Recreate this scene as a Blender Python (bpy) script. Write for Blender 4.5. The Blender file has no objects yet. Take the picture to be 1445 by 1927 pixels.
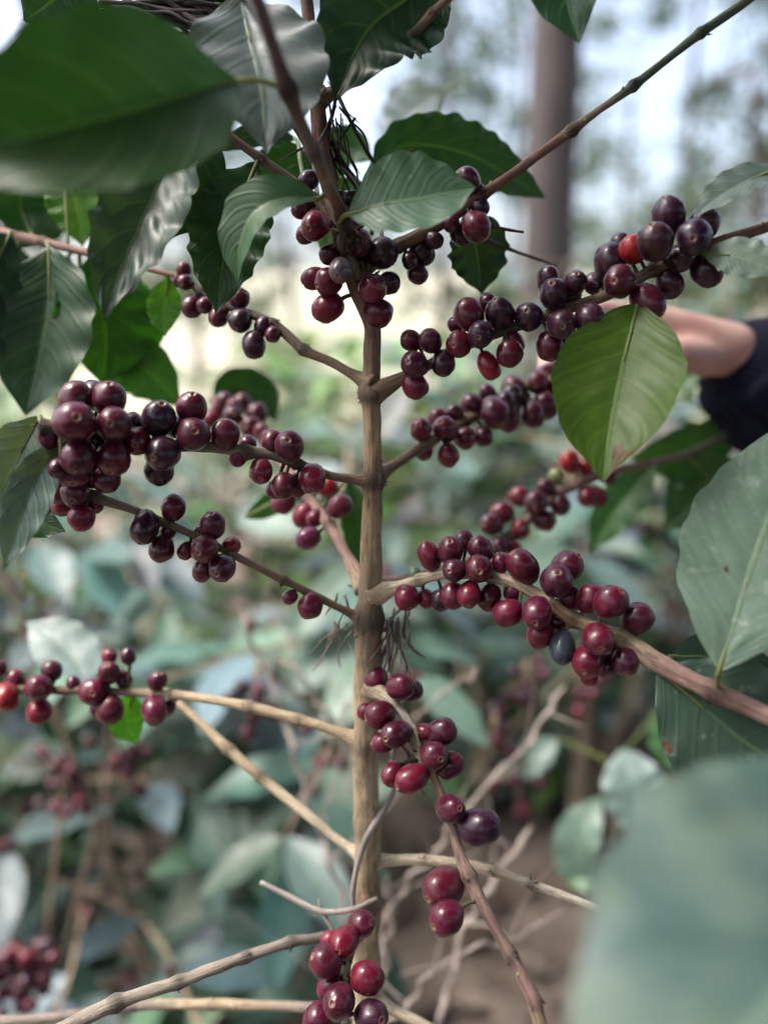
import bpy, math, random
import numpy as np
from mathutils import Vector, Matrix, noise as mnoise
from mathutils.bvhtree import BVHTree
random.seed(7); np.random.seed(7)
R = math.radians
S = bpy.context.scene
COL = S.collection

# ------------------------------------------------------------------ camera
CAM_Z, PITCH, FPX = 1.35, R(13), 1448.0
cam = bpy.data.cameras.new("camera"); camo = bpy.data.objects.new("camera", cam); COL.objects.link(camo)
camo.location = (0, 0, CAM_Z); camo.rotation_euler = (R(90) - PITCH, 0, 0)
cam.sensor_fit = 'VERTICAL'; cam.sensor_height = 34.6; cam.lens = 26.0
cam.clip_start = 0.02; cam.clip_end = 2000
cam.dof.use_dof = True; cam.dof.focus_distance = 0.372; cam.dof.aperture_fstop = 2.3
S.camera = camo
# ------------------------------------------------------------------ sky and sun
SUN_EL, SUN_AZ = R(62), R(-95)     # azimuth clockwise from +Y
w = bpy.data.worlds.new("World"); S.world = w; w.use_nodes = True
nt = w.node_tree; nt.nodes.clear()
sky = nt.nodes.new('ShaderNodeTexSky'); sky.sky_type = 'NISHITA'; sky.sun_disc = False
sky.sun_elevation = SUN_EL; sky.sun_rotation = SUN_AZ
sky.air_density = 1.0; sky.dust_density = 6.0; sky.ozone_density = 1.0
bg = nt.nodes.new('ShaderNodeBackground'); bg.inputs[1].default_value = 0.13
wo = nt.nodes.new('ShaderNodeOutputWorld')
hs = nt.nodes.new('ShaderNodeHueSaturation'); hs.inputs['Saturation'].default_value = .78; hs.inputs['Value'].default_value = 1.12
nt.links.new(sky.outputs[0], hs.inputs['Color']); nt.links.new(hs.outputs[0], bg.inputs[0]); nt.links.new(bg.outputs[0], wo.inputs[0])   # thin white overcast
sl = bpy.data.lights.new("sun", 'SUN'); so = bpy.data.objects.new("sun", sl); COL.objects.link(so)
sl.energy = 1.5; sl.angle = R(14); sl.color = (1.0, 0.96, 0.91)
sd = Vector((math.sin(SUN_AZ) * math.cos(SUN_EL), math.cos(SUN_AZ) * math.cos(SUN_EL), math.sin(SUN_EL)))
so.rotation_euler = sd.to_track_quat('Z', 'Y').to_euler(); so.location = (0, 0, 5)
vs = S.view_settings
vs.view_transform = 'Standard'; vs.look = 'None'; vs.gamma = 1; vs.exposure = 1.72
S.render.engine = 'CYCLES'
S.cycles.max_bounces = 7; S.cycles.transmission_bounces = 4; S.cycles.diffuse_bounces = 3; S.cycles.glossy_bounces = 3
S.cycles.caustics_reflective = False; S.cycles.caustics_refractive = False

# ------------------------------------------------------------------ helpers
FWD = Vector((0, math.cos(PITCH), -math.sin(PITCH))); UP = Vector((0, math.sin(PITCH), math.cos(PITCH))); RT = Vector((1, 0, 0))
CAM = Vector((0, 0, CAM_Z))
def P(x, y, d):            # photo measurement (x, y) and its distance d in metres -> point of the place
    x, y, d = float(x), float(y), float(d)
    return CAM + d * (FWD + (x - 722.5) / FPX * RT - (y - 963.5) / FPX * UP)
def ground_h(x, y):
    return 0.05 * mnoise.noise(Vector((x * .6, y * .6, 0))) - 0.02 * max(0, y - 1) if y < 14 else -0.26 + 0.05 * mnoise.noise(Vector((x * .6, y * .6, 0)))

class MB:
    def __init__(s): s.v = []; s.f = []; s.uv = []; s.col = []; s.mi = []; s.n = 0
    def add(s, verts, faces, uvs, cols, mi=0):       # uvs, cols per vertex
        s.v.append(np.asarray(verts, float)); s.f.append([tuple(i + s.n for i in f) for f in faces])
        s.uv.append(np.asarray(uvs, float)); c = np.asarray(cols, float)
        if c.ndim == 1: c = np.tile(c, (len(verts), 1))
        s.col.append(c); s.mi.append((mi, len(faces))); s.n += len(verts)
    def build(s, name, mats, parent=None, smooth=True):
        me = bpy.data.meshes.new(name); V = np.concatenate(s.v); F = [f for a in s.f for f in a]
        me.from_pydata(V.tolist(), [], F); 
        ul = me.uv_layers.new(name="UVMap"); ca = me.color_attributes.new(name="col", type='FLOAT_COLOR', domain='POINT')
        li = np.empty(len(me.loops), np.int32); me.loops.foreach_get("vertex_index", li)
        U = np.concatenate(s.uv)[li]; ul.data.foreach_set("uv", U.astype(np.float32).ravel())
        ca.data.foreach_set("color", np.concatenate(s.col).astype(np.float32).ravel())
        mats = mats if isinstance(mats, list) else [mats]
        for m in mats: me.materials.append(m)
        if len(mats) > 1:
            idx = np.concatenate([np.full(n, m, np.int32) for m, n in s.mi]); me.polygons.foreach_set("material_index", idx)
        me.polygons.foreach_set("use_smooth", np.full(len(me.polygons), smooth)); me.update()
        o = bpy.data.objects.new(name, me); COL.objects.link(o)
        if parent:
            o.parent = parent
            chain = []; p = parent
            while p: chain.append(p); p = p.parent
            m = Matrix.Identity(4)
            for p in reversed(chain): m = m @ p.matrix_parent_inverse @ p.matrix_basis
            o.matrix_parent_inverse = m.inverted()
        return o
def thing(name, label, cat, loc, group=None):
    o = bpy.data.objects.new(name, None); COL.objects.link(o); o.location = loc; o.empty_display_size = .05
    o['label'] = label; o['category'] = cat
    if group: o['group'] = group
    return o
def catmull(pts, n):        # pts (k, m) -> n samples, centripetal enough
    p = np.asarray(pts, float); k = len(p)
    if k == 2: t = np.linspace(0, 1, n)[:, None]; return p[0] * (1 - t) + p[1] * t
    q = np.vstack([2 * p[0] - p[1], p, 2 * p[-1] - p[-2]])
    seg = np.linalg.norm(np.diff(p[:, :3], axis=0), axis=1); cs = np.concatenate([[0], np.cumsum(seg)])
    out = []
    for s in np.linspace(0, cs[-1], n):
        i = min(np.searchsorted(cs, s, side='right') - 1, k - 2); t = (s - cs[i]) / max(seg[i], 1e-9)
        a, b, c, d = q[i], q[i + 1], q[i + 2], q[i + 3]
        out.append(.5 * (2 * b + (c - a) * t + (2 * a - 5 * b + 4 * c - d) * t * t + (3 * b - a - 3 * c + d) * t ** 3))
    return np.array(out)
def tube(mb, pts, rad, cols, step=0.003, n=12, seed=0, rough=0.06, mi=0, cap=True, nodes=()):
    """pts world points, rad radii, cols (k,4) along the way; nodes: list of (fraction, swell)"""
    pts = np.asarray(pts, float); L = np.linalg.norm(np.diff(pts, axis=0), axis=1).sum()
    ns = max(6, int(L / step)); 
    c = np.asarray(cols, float)
    if c.ndim == 1: c = np.tile(c, (len(pts), 1))
    data = np.hstack([pts, np.asarray(rad, float)[:, None], c]); s = catmull(data, ns)
    C = s[:, :3]; Rr = np.abs(s[:, 3]); cc = np.clip(s[:, 4:8], 0, 1)
    tn = np.gradient(C, axis=0); tn /= np.linalg.norm(tn, axis=1)[:, None] + 1e-12
    a = np.array([0, 0, 1.0]) if abs(tn[0][2]) < .8 else np.array([1.0, 0, 0])
    u = np.cross(tn[0], a); u /= np.linalg.norm(u)
    V = []; UVs = []; CC = []; acc = 0
    for i in range(ns):
        u = u - tn[i] * np.dot(u, tn[i]); u /= np.linalg.norm(u); w_ = np.cross(tn[i], u)
        if i: acc += np.linalg.norm(C[i] - C[i - 1])
        fr = i / (ns - 1); sw = 1 + sum(am * math.exp(-((fr - f0) * L / (0.9 * Rr[i] + 1e-9)) ** 2) for f0, am in nodes)
        dk = 1 - min(.6, sum(1.9 * am * math.exp(-((fr - f0) * L / (1.1 * Rr[i] + 1e-9)) ** 2) for f0, am in nodes))
        for j in range(n):
            th = 2 * math.pi * j / n
            d = math.cos(th) * u + math.sin(th) * w_
            nz = mnoise.noise(Vector((d[0] * 1.3 + seed, d[1] * 1.3 + acc * 90, d[2] * 1.3 + acc * 40)))
            r = Rr[i] * sw * (1 + rough * 2 * nz)
            V.append(C[i] + d * r); UVs.append((j / n, acc * 100)); CC.append(cc[i] * np.array([dk, dk, dk, 1]))
    F = [(i * n + j, i * n + (j + 1) % n, (i + 1) * n + (j + 1) % n, (i + 1) * n + j) for i in range(ns - 1) for j in range(n)]
    if cap:
        F.append(tuple(range(n))[::-1]); F.append(tuple((ns - 1) * n + j for j in range(n)))
    mb.add(V, F, UVs, CC, mi)
    return C, Rr
# ------------------------------------------------------------------ materials
def M(name):
    m = bpy.data.materials.new(name); m.use_nodes = True; t = m.node_tree; t.nodes.clear()
    out = t.nodes.new('ShaderNodeOutputMaterial'); return m, t, out
def N(t, kind, **kw):
    n = t.nodes.new('ShaderNode' + kind)
    for k, v in kw.items():
        if k in n.inputs.keys() and not hasattr(n, k): n.inputs[k].default_value = v
        elif hasattr(n, k): setattr(n, k, v)
        else: n.inputs[k].default_value = v
    return n
def math_(t, op, a, b=None, c=None, clamp=False):
    n = t.nodes.new('ShaderNodeMath'); n.operation = op; n.use_clamp = clamp
    for i, x in enumerate((a, b, c)):
        if x is None: continue
        if isinstance(x, (int, float)): n.inputs[i].default_value = x
        else: t.links.new(x, n.inputs[i])
    return n.outputs[0]
def ramp(t, x, lo, hi, a=0.0, b=1.0):
    n = t.nodes.new('ShaderNodeMapRange'); n.interpolation_type = 'SMOOTHSTEP'
    for i, v in enumerate((x, lo, hi, a, b)):
        if isinstance(v, (int, float)): n.inputs[i].default_value = v
        else: t.links.new(v, n.inputs[i])
    return n.outputs[0]
def mixc(t, f, a, b, mode='MIX'):
    n = t.nodes.new('ShaderNodeMix'); n.data_type = 'RGBA'; n.blend_type = mode
    for i, x in ((0, f), (6, a), (7, b)):
        if isinstance(x, (int, float)): n.inputs[i].default_value = x
        elif isinstance(x, (tuple, list)): n.inputs[i].default_value = (*x, 1) if len(x) == 3 else x
        else: t.links.new(x, n.inputs[i])
    return n.outputs[2]
def noise(t, vec, scale, detail=3, rough=.5):
    n = t.nodes.new('ShaderNodeTexNoise'); n.inputs['Scale'].default_value = scale; n.inputs['Detail'].default_value = detail
    n.inputs['Roughness'].default_value = rough
    if vec is not None: t.links.new(vec, n.inputs['Vector'])
    return n.outputs[0]
def bump(t, h, strength, dist):
    b = t.nodes.new('ShaderNodeBump'); b.inputs['Strength'].default_value = strength; b.inputs['Distance'].default_value = dist
    t.links.new(h, b.inputs['Height']); return b.outputs[0]
NV = 7.0   # lateral veins per side
def leaf_mat(name, rough=.47, trans=.13, blot=0.0, spots=0.0, veins=True, gloss=.4, vein_col=(.12, .2, .07)):
    m, t, out = M(name)
    at = N(t, 'Attribute'); at.attribute_name = "col"; uv = N(t, 'UVMap'); tc = N(t, 'TexCoord')
    sep = N(t, 'SeparateXYZ'); t.links.new(uv.outputs[0], sep.inputs[0])
    U, Vv = sep.outputs[0], sep.outputs[1]
    a = math_(t, 'ABSOLUTE', math_(t, 'MULTIPLY_ADD', Vv, 2.0, -1.0))
    base = at.outputs['Color']; nrm = None
    n1 = noise(t, tc.outputs['Object'], 55, 4); n2 = noise(t, tc.outputs['Object'], 420, 2)
    base = mixc(t, math_(t, 'MULTIPLY', ramp(t, n1, .42, .7), .45), base, mixc(t, 1.0, base, (.55, .62, .5), 'MULTIPLY'))
    base = mixc(t, math_(t, 'MULTIPLY', ramp(t, n2, .5, .75), .3), base, mixc(t, 1.0, base, (1.6, 1.5, 1.3), 'MULTIPLY'))
    if blot:
        n4 = noise(t, tc.outputs['Object'], 60, 2, .5)
        base = mixc(t, math_(t, 'MULTIPLY', ramp(t, n4, .40, .62), blot), base, mixc(t, 1.0, base, (1.7, 1.45, 1.15), 'MULTIPLY'))
        n5 = noise(t, tc.outputs['Object'], 37, 2, .5)
        base = mixc(t, math_(t, 'MULTIPLY', ramp(t, n5, .45, .65), blot), base, mixc(t, 1.0, base, (.55, .75, .8), 'MULTIPLY'))
    if veins:
        ph = math_(t, 'SUBTRACT', math_(t, 'MULTIPLY', U, NV), math_(t, 'MULTIPLY', math_(t, 'POWER', a, 1.3), 1.9))
        fr = math_(t, 'PINGPONG', ph, .5)      # 0 at vein
        lat = math_(t, 'MULTIPLY', ramp(t, fr, .075, .015), ramp(t, a, .98, .55))
        mid = ramp(t, a, .045, .018); vm = math_(t, 'MAXIMUM', math_(t, 'MULTIPLY', lat, .35), mid)
        base = mixc(t, math_(t, 'MULTIPLY', vm, .55), base, mixc(t, .5, mixc(t, 1.0, base, (2.4, 2.0, 2.0), 'MULTIPLY'), vein_col))
        h = math_(t, 'SUBTRACT', math_(t, 'MULTIPLY', n1, .3), math_(t, 'MAXIMUM', math_(t, 'MULTIPLY', ramp(t, fr, .22, .0), .8), mid))
        h = math_(t, 'ADD', h, math_(t, 'MULTIPLY', n2, .12))
        nrm = bump(t, h, .38, .0006)
    if spots:
        n3 = noise(t, tc.outputs['Object'], 75, 3, .6)
        base = mixc(t, math_(t, 'MULTIPLY', ramp(t, n3, .58, .78), spots * .6), base, (.45, .52, .5))
    # blemish colour carried by alpha of the leaf tint: 0 none, 1 dead brown
    base = mixc(t, ramp(t, at.outputs['Alpha'], .15, .8), (.075, .028, .008), base)
    p = N(t, 'BsdfPrincipled'); t.links.new(base, p.inputs['Base Color'])
    rr = ramp(t, n1, .3, .75, rough - .06, rough + .12); t.links.new(rr, p.inputs['Roughness']); p.inputs['Specular IOR Level'].default_value = gloss
    p.inputs['Coat Weight'].default_value = .08; p.inputs['Coat Roughness'].default_value = rough * .8
    tr = N(t, 'BsdfTranslucent'); tcx = mixc(t, 1.0, base, (2.4, 2.6, .4), 'MULTIPLY'); t.links.new(tcx, tr.inputs[0])
    if nrm is not None: t.links.new(nrm, p.inputs['Normal']); 
    mx = N(t, 'MixShader'); mx.inputs[0].default_value = trans
    t.links.new(p.outputs[0], mx.inputs[1]); t.links.new(tr.outputs[0], mx.inputs[2]); t.links.new(mx.outputs[0], out.inputs[0])
    return m
LEAF = leaf_mat("leaf_fresh"); LEAF_SPOT = leaf_mat("leaf_dusty", spots=.75); LEAF_FAR = leaf_mat("leaf_plain", veins=True, rough=.48); LEAF_LIT = leaf_mat("leaf_thin", trans=.34, rough=.5); LEAF_BIG = leaf_mat("leaf_mottled", rough=.5, blot=.5)
def bark_mat(name, dark=.35, rough=.75, stretch=1.0):
    m, t, out = M(name)
    at = N(t, 'Attribute'); at.attribute_name = "col"; uv = N(t, 'UVMap'); sep = N(t, 'SeparateXYZ'); t.links.new(uv.outputs[0], sep.inputs[0])
    ang = math_(t, 'MULTIPLY', sep.outputs[0], 2 * math.pi); cmb = N(t, 'CombineXYZ')
    t.links.new(math_(t, 'MULTIPLY', math_(t, 'COSINE', ang), 1.6), cmb.inputs[0]); t.links.new(math_(t, 'MULTIPLY', math_(t, 'SINE', ang), 1.6), cmb.inputs[1])
    t.links.new(math_(t, 'MULTIPLY', sep.outputs[1], .45 * stretch), cmb.inputs[2])
    tc = N(t, 'TexCoord')
    f = noise(t, cmb.outputs[0], 2.6, 6, .65); g = noise(t, tc.outputs['Object'], 160, 4, .6); k = noise(t, tc.outputs['Object'], 38, 3)
    b = mixc(t, ramp(t, f, .33, .5), mixc(t, 1.0, at.outputs[0], (dark, dark * .92, dark * .85), 'MULTIPLY'), at.outputs[0])
    b = mixc(t, math_(t, 'MULTIPLY', ramp(t, g, .55, .72), .55), b, mixc(t, 1.0, b, (1.7, 1.7, 1.75), 'MULTIPLY'))
    b = mixc(t, math_(t, 'MULTIPLY', ramp(t, k, .55, .75), .5), b, mixc(t, 1.0, b, (.38, .36, .33), 'MULTIPLY'))
    p = N(t, 'BsdfPrincipled', Roughness=rough); t.links.new(b, p.inputs['Base Color']); p.inputs['Specular IOR Level'].default_value = .35
    h = math_(t, 'ADD', math_(t, 'MULTIPLY', f, 1.2), math_(t, 'MULTIPLY', g, .5)); t.links.new(bump(t, h, .9, .0009), p.inputs['Normal'])
    t.links.new(p.outputs[0], out.inputs[0]); return m
BARK = bark_mat("bark_coffee", dark=.45)
def cherry_mat():
    m, t, out = M("cherry_skin")
    at = N(t, 'Attribute'); at.attribute_name = "col"; uv = N(t, 'UVMap'); sep = N(t, 'SeparateXYZ'); t.links.new(uv.outputs[0], sep.inputs[0])
    tc = N(t, 'TexCoord'); n1 = noise(t, tc.outputs['Object'], 90, 4, .6); n2 = noise(t, tc.outputs['Object'], 900, 2, .6); n3 = noise(t, tc.outputs['Object'], 260, 3, .6)
    V = sep.outputs[1]
    b = mixc(t, ramp(t, n1, .35, .68), mixc(t, 1.0, at.outputs[0], (.62, .7, .85), 'MULTIPLY'), at.outputs[0])
    b = mixc(t, math_(t, 'MULTIPLY', ramp(t, n2, .62, .74), .2), b, (.30, .12, .13))
    b = mixc(t, math_(t, 'MULTIPLY', ramp(t, n3, .56, .74), .14), b, (.20, .10, .14))
    ring = math_(t, 'MULTIPLY', ramp(t, V, .865, .895), ramp(t, V, .985, .96))
    b = mixc(t, math_(t, 'MULTIPLY', ring, .55), b, (.24, .12, .08)); b = mixc(t, ramp(t, V, .97, .99), b, (.05, .02, .015))
    p = N(t, 'BsdfPrincipled'); t.links.new(b, p.inputs['Base Color'])
    t.links.new(ramp(t, n1, .3, .7, .27, .42), p.inputs['Roughness']); p.inputs['Specular IOR Level'].default_value = .34
    p.inputs['Coat Weight'].default_value = .22; p.inputs['Coat Roughness'].default_value = .12; p.inputs['Subsurface Weight'].default_value = .08; p.inputs['Subsurface Radius'].default_value = (.004, .0008, .001); p.inputs['Subsurface Scale'].default_value = 1.0
    p.inputs['Sheen Weight'].default_value = .05; p.inputs['Sheen Roughness'].default_value = .4; p.inputs['Sheen Tint'].default_value = (.8, .8, 1, 1)
    h = math_(t, 'ADD', n3, math_(t, 'MULTIPLY', n1, 2.0)); t.links.new(bump(t, h, .22, .0006), p.inputs['Normal'])
    t.links.new(p.outputs[0], out.inputs[0]); return m
CHERRY = cherry_mat()
def plain(name, c1, c2, scale, rough=.9, bs=.4, bd=.004, detail=5, c3=None):
    m, t, out = M(name); tc = N(t, 'TexCoord'); n = noise(t, tc.outputs['Object'], scale, detail, .6); n2 = noise(t, tc.outputs['Object'], scale * 6.3, 4, .6)
    b = mixc(t, ramp(t, n, .38, .62), c1, c2); b = mixc(t, math_(t, 'MULTIPLY', ramp(t, n2, .5, .7), .6), b, c3 or tuple(x * .5 for x in c1))
    p = N(t, 'BsdfPrincipled', Roughness=rough); t.links.new(b, p.inputs['Base Color']); t.links.new(bump(t, math_(t, 'ADD', n, n2), bs, bd), p.inputs['Normal'])
    t.links.new(p.outputs[0], out.inputs[0]); return m

# ------------------------------------------------------------------ the ground and the far field
def grid(name, x0, x1, y0, y1, nx, ny, hf, mat, kind='structure'):
    mb = MB(); xs = np.linspace(x0, x1, nx); ys = np.linspace(y0, y1, ny) if not callable(y0) else None
    V = [(x, y, hf(x, y)) for y in ys for x in xs]
    F = [(j * nx + i, j * nx + i + 1, (j + 1) * nx + i + 1, (j + 1) * nx + i) for j in range(ny - 1) for i in range(nx - 1)]
    mb.add(V, F, [(0, 0)] * len(V), (1, 1, 1, 1)); o = mb.build(name, mat); o['kind'] = kind; return o
SOIL = plain("soil", (.15, .115, .095), (.23, .18, .15), 7, c3=(.08, .06, .05), bd=.02)
grid('ground', -12, 12, -4, 14, 97, 73, lambda x, y: ground_h(x, y), SOIL)
GR = plain("dry_grass", (.40, .36, .29), (.19, .21, .12), .22, c3=(.5, .47, .36), bd=.05)
mb = MB(); V = []; ys = [13.9, 16, 20, 26, 34, 45, 60, 80, 110, 160, 240, 400, 700]; xs = np.linspace(-1, 1, 41)
for y in ys:
    for x in xs:
        X = x * (30 + y * 1.6); h = -0.27 + max(0, y - 22) * .085 + (.6 + .01 * y) * mnoise.noise(Vector((X * .03, y * .03, 3))) * min(1, (y - 13.8) / 10)
        V.append((X, y, min(h, 30 + .01 * y)))
F = [(j * 41 + i, j * 41 + i + 1, (j + 1) * 41 + i + 1, (j + 1) * 41 + i) for j in range(len(ys) - 1) for i in range(40)]
mb.add(V, F, [(0, 0)] * len(V), (1, 1, 1, 1)); o = mb.build('hillside', GR); o['kind'] = 'structure'

# ------------------------------------------------------------------ leaves
def leaf_profile(u, tip=.5, bas=.3):
    w_ = math.sin(math.pi * min(1, max(0, u)) ** .92) ** .82 if 0 < u < 1 else 0
    s = min(1, max(0, (u - .8) / .2)); s = s * s * (3 - 2 * s)
    b = min(1, max(0, (.28 - u) / .28)); b = b * b
    return w_ * (1 - tip * s) * (1 - bas * b)
def leaf(mb, pts, width, roll=0, fold=.25, curl=0, wave=.05, col=(.03, .08, .02), wl=1, wr=1, tip=.5, pet=None, nu=44, nv=18, seed=0, ragged=.015, brown=None, waves=5, world=False, vn=None, mi=0, quilt=.032, bas=.3):
    """midrib through pts (photo measurements + distance); width in photo px at that distance"""
    rnd = random.Random(seed * 31 + 5)
    if world: p3 = np.array(pts, float); dm = None; W = width / 2
    else: p3 = np.array([P(*p) for p in pts]); W = width * np.mean([p[2] for p in pts]) / FPX / 2
    C = catmull(p3, nu); tn = np.gradient(C, axis=0); tn /= np.linalg.norm(tn, axis=1)[:, None]
    V = []; UVs = []; cols = []; ph = rnd.random() * 6
    for i in range(nu):
        u = i / (nu - 1); view = (C[i] - np.array(CAM)) if vn is None else -np.array(vn, float)
        view = view / np.linalg.norm(view)
        lat = np.cross(tn[i], view); lat /= np.linalg.norm(lat) + 1e-9; nr = np.cross(lat, tn[i])    # nr toward the viewer
        if nr @ view > 0: nr = -nr
        c_, s_ = math.cos(R(roll)), math.sin(R(roll)); lat, nr = lat * c_ + nr * s_, nr * c_ - lat * s_
        pr = leaf_profile(u, tip, bas)
        for j in range(nv + 1):
            v = 2 * j / nv - 1; a = abs(v); ww = W * (wl if v < 0 else wr) * pr
            ww *= 1 + (.012 + .33 * wave) * math.sin(2 * math.pi * waves * 1.3 * u + ph + (2 if v > 0 else 0)) * a + ragged * mnoise.noise(Vector((u * 22, v, seed))) * a
            ang = fold + curl * a
            x = v * ww * math.cos(ang * .8); z = a * ww * math.sin(ang)
            s = u * NV - 1.9 * a ** 1.3
            z += W * quilt * abs(math.sin(math.pi * s)) * (.55 + .9 * mnoise.noise(Vector((u * 6, v * 2, seed + 9)))) * (1 - a ** 3) * (min(1, a * 4)) * (1 if pr > .2 else pr * 5)
            z += W * wave * a ** 2.5 * math.sin(2 * math.pi * waves * u + ph + (1.7 if v > 0 else 0)) * (.3 + pr)
            V.append(C[i] + lat * x + nr * z); UVs.append((u, (v + 1) / 2))
            al = 1.0
            if brown:
                for bu, bv, br in brown:
                    dd = math.hypot((u - bu) * 2.2, (v - bv)) / br + .55 * mnoise.noise(Vector((u * 30, v * 14, seed)))
                    al = min(al, 0 if dd < .8 else (1 if dd > 1.25 else (dd - .8) / .45))
            k = 1 + .12 * mnoise.noise(Vector((u * 3 + seed, v * 2, 1)))
            cols.append((col[0] * k, col[1] * k, col[2] * k, al))
    m = nv + 1
    F = [(i * m + j, i * m + j + 1, (i + 1) * m + j + 1, (i + 1) * m + j) for i in range(nu - 1) for j in range(nv)]
    mb.add(V, F, UVs, cols, mi)
    if pet is not None:
        q = np.array(P(*pet)) if not world else np.array(pet)
        g = (.16, .2, .06, 1); r0 = .0011 if not world else .0009
        tube(mb, [q, (q + C[1]) / 2 + np.array([0, 0, .0015]), C[1], C[nu // 3]], [r0, r0, r0, r0 * .35], g, n=8, mi=mi)
# ------------------------------------------------------------------ cherries
PROF = [(0, -.86), (.16, -.90), (.34, -.93), (.56, -.84), (.76, -.64), (.91, -.36), (.99, -.05), (.99, .25), (.90, .56), (.74, .79), (.52, .955), (.34, 1.03), (.235, 1.065), (.19, 1.085), (.145, 1.07), (.10, 1.02), (.05, .995), (0, 1.0)]
def cherry(mb, c, r, axis, tint, seg=22, aspect=1.0, seed=0, lo=False):
    rnd = random.Random(seed); prof = PROF if not lo else PROF[::2] + [PROF[-1]]
    ax = np.array(axis, float); ax /= np.linalg.norm(ax); a = np.array([0, 0, 1.0]) if abs(ax[2]) < .8 else np.array([1.0, 0, 0])
    u = np.cross(ax, a); u /= np.linalg.norm(u); w_ = np.cross(ax, u); c = np.array(c, float)
    V = []; UVs = []; nr = len(prof); off = rnd.random() * 50; sx, sy = 1 + rnd.uniform(-.045, .045), 1 + rnd.uniform(-.045, .045)
    for i, (rho, z) in enumerate(prof):
        for j in range(seg):
            th = 2 * math.pi * j / seg; d = u * math.cos(th) * rho * sx + w_ * math.sin(th) * rho * sy + ax * z * aspect
            k = 1 + .075 * mnoise.noise(Vector(d * 1.3 + off)) + .03 * mnoise.noise(Vector(d * 4 + off))
            k *= 1 - .02 * abs(math.cos(th)) ** 6 * (rho > .5)
            V.append(c + d * r * k); UVs.append((j / seg, .5 + .5 * (1 - rho) if z > .9 else .45 * (z + .93) / 1.9))
    F = [(i * seg + j, i * seg + (j + 1) % seg, (i + 1) * seg + (j + 1) % seg, (i + 1) * seg + j) for i in range(nr - 1) for j in range(seg)]
    mb.add(V, F, UVs, (*tint, 1))

# ================================================================== THE MAIN COFFEE PLANT
base_pt = P(690, 1927, .45); gz = ground_h(base_pt.x, base_pt.y + .02)
plant = thing('coffee_plant', 'tall coffee plant in sharp focus, its branches strung with dark red cherries', 'coffee plant', (base_pt.x, base_pt.y + .02, gz))
TAN, BRN, RBR, GRY, GRN = (.40, .31, .20, 1), (.19, .125, .085, 1), (.15, .075, .062, 1), (.22, .18, .15, 1), (.075, .10, .06, 1)
PALE = (.55, .46, .33, 1); PINK = (.27, .17, .14, 1); DKB = (.07, .05, .04, 1)
mb = MB()
SP = [(572, -60, .365, 20, RBR), (577, 0, .367, 22, RBR), (590, 110, .37, 25, RBR), (597, 185, .372, 28, RBR), (604, 270, .375, 30, RBR), (622, 360, .378, 30, BRN), (645, 470, .38, 31, BRN), (675, 550, .382, 32, BRN), (699, 610, .384, 33, BRN), (700, 680, .385, 32, BRN), (698, 745, .386, 34, (.27, .19, .12, 1)), (701, 830, .39, 33, (.33, .23, .14, 1)), (702, 905, .393, 36, (.21, .14, .09, 1)), (699, 1000, .397, 38, (.34, .25, .15, 1)), (697, 1100, .402, 42, (.27, .2, .13, 1)), (693, 1180, .406, 48, (.20, .15, .10, 1)), (691, 1280, .411, 50, TAN), (688, 1400, .417, 47, TAN), (690, 1550, .425, 48, TAN), (691, 1700, .434, 50, (.3, .23, .15, 1)), (690, 1927, .45, 52, TAN)]
pts = [P(a, b, d) for a, b, d, _, _ in SP] + [Vector((base_pt.x, base_pt.y + .012, .55)), Vector((base_pt.x, base_pt.y + .02, gz - .02))]
rad = [wd * d / FPX / 2 for _, _, d, wd, _ in SP] + [.0105, .014]
Ltot = sum((pts[i + 1] - pts[i]).length for i in range(len(pts) - 1)); 
def frac(i): return sum((pts[k + 1] - pts[k]).length for k in range(i)) / Ltot
tube(mb, pts, rad, [c for *_, c in SP] + [TAN, TAN], n=24, rough=.10, step=.0018, nodes=[(frac(3), .22), (frac(6), .25), (frac(10) * .995, .48), (frac(12), .42), (frac(15) * .985, .36), (frac(17), .24), (frac(18), .12), (frac(19), .2)])
stem_mb = mb
def chips(mb, c, r, k, seed, col=DKB, size=.0022):     # dried stipules and flower stalks at a node
    rnd = random.Random(seed)
    for _ in range(k):
        d = Vector((rnd.gauss(0, 1), rnd.gauss(0, 1), rnd.gauss(0, .7))).normalized(); c0 = Vector(c) + d * r * .8; L = size * rnd.uniform(.6, 1.8)
        t_ = (d + Vector((rnd.gauss(0, .5), rnd.gauss(0, .5), rnd.gauss(0, .5)))).normalized()
        s = rnd.uniform(.6, 1.3); cc = (col[0] * s * 1.3, col[1] * s * 1.3, col[2] * s * 1.3, 1)
        tube(mb, [c0, c0 + d * L * .6, c0 + d * L * .6 + t_ * L * .6], [size * .3, size * .25, size * .08], cc, n=5, step=.001, rough=.2)
for i in (3, 6, 10, 12, 15):
    chips(stem_mb, pts[i], rad[i] * 1.05, 16, i)
stem_mb.build('stem', BARK, plant)

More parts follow.
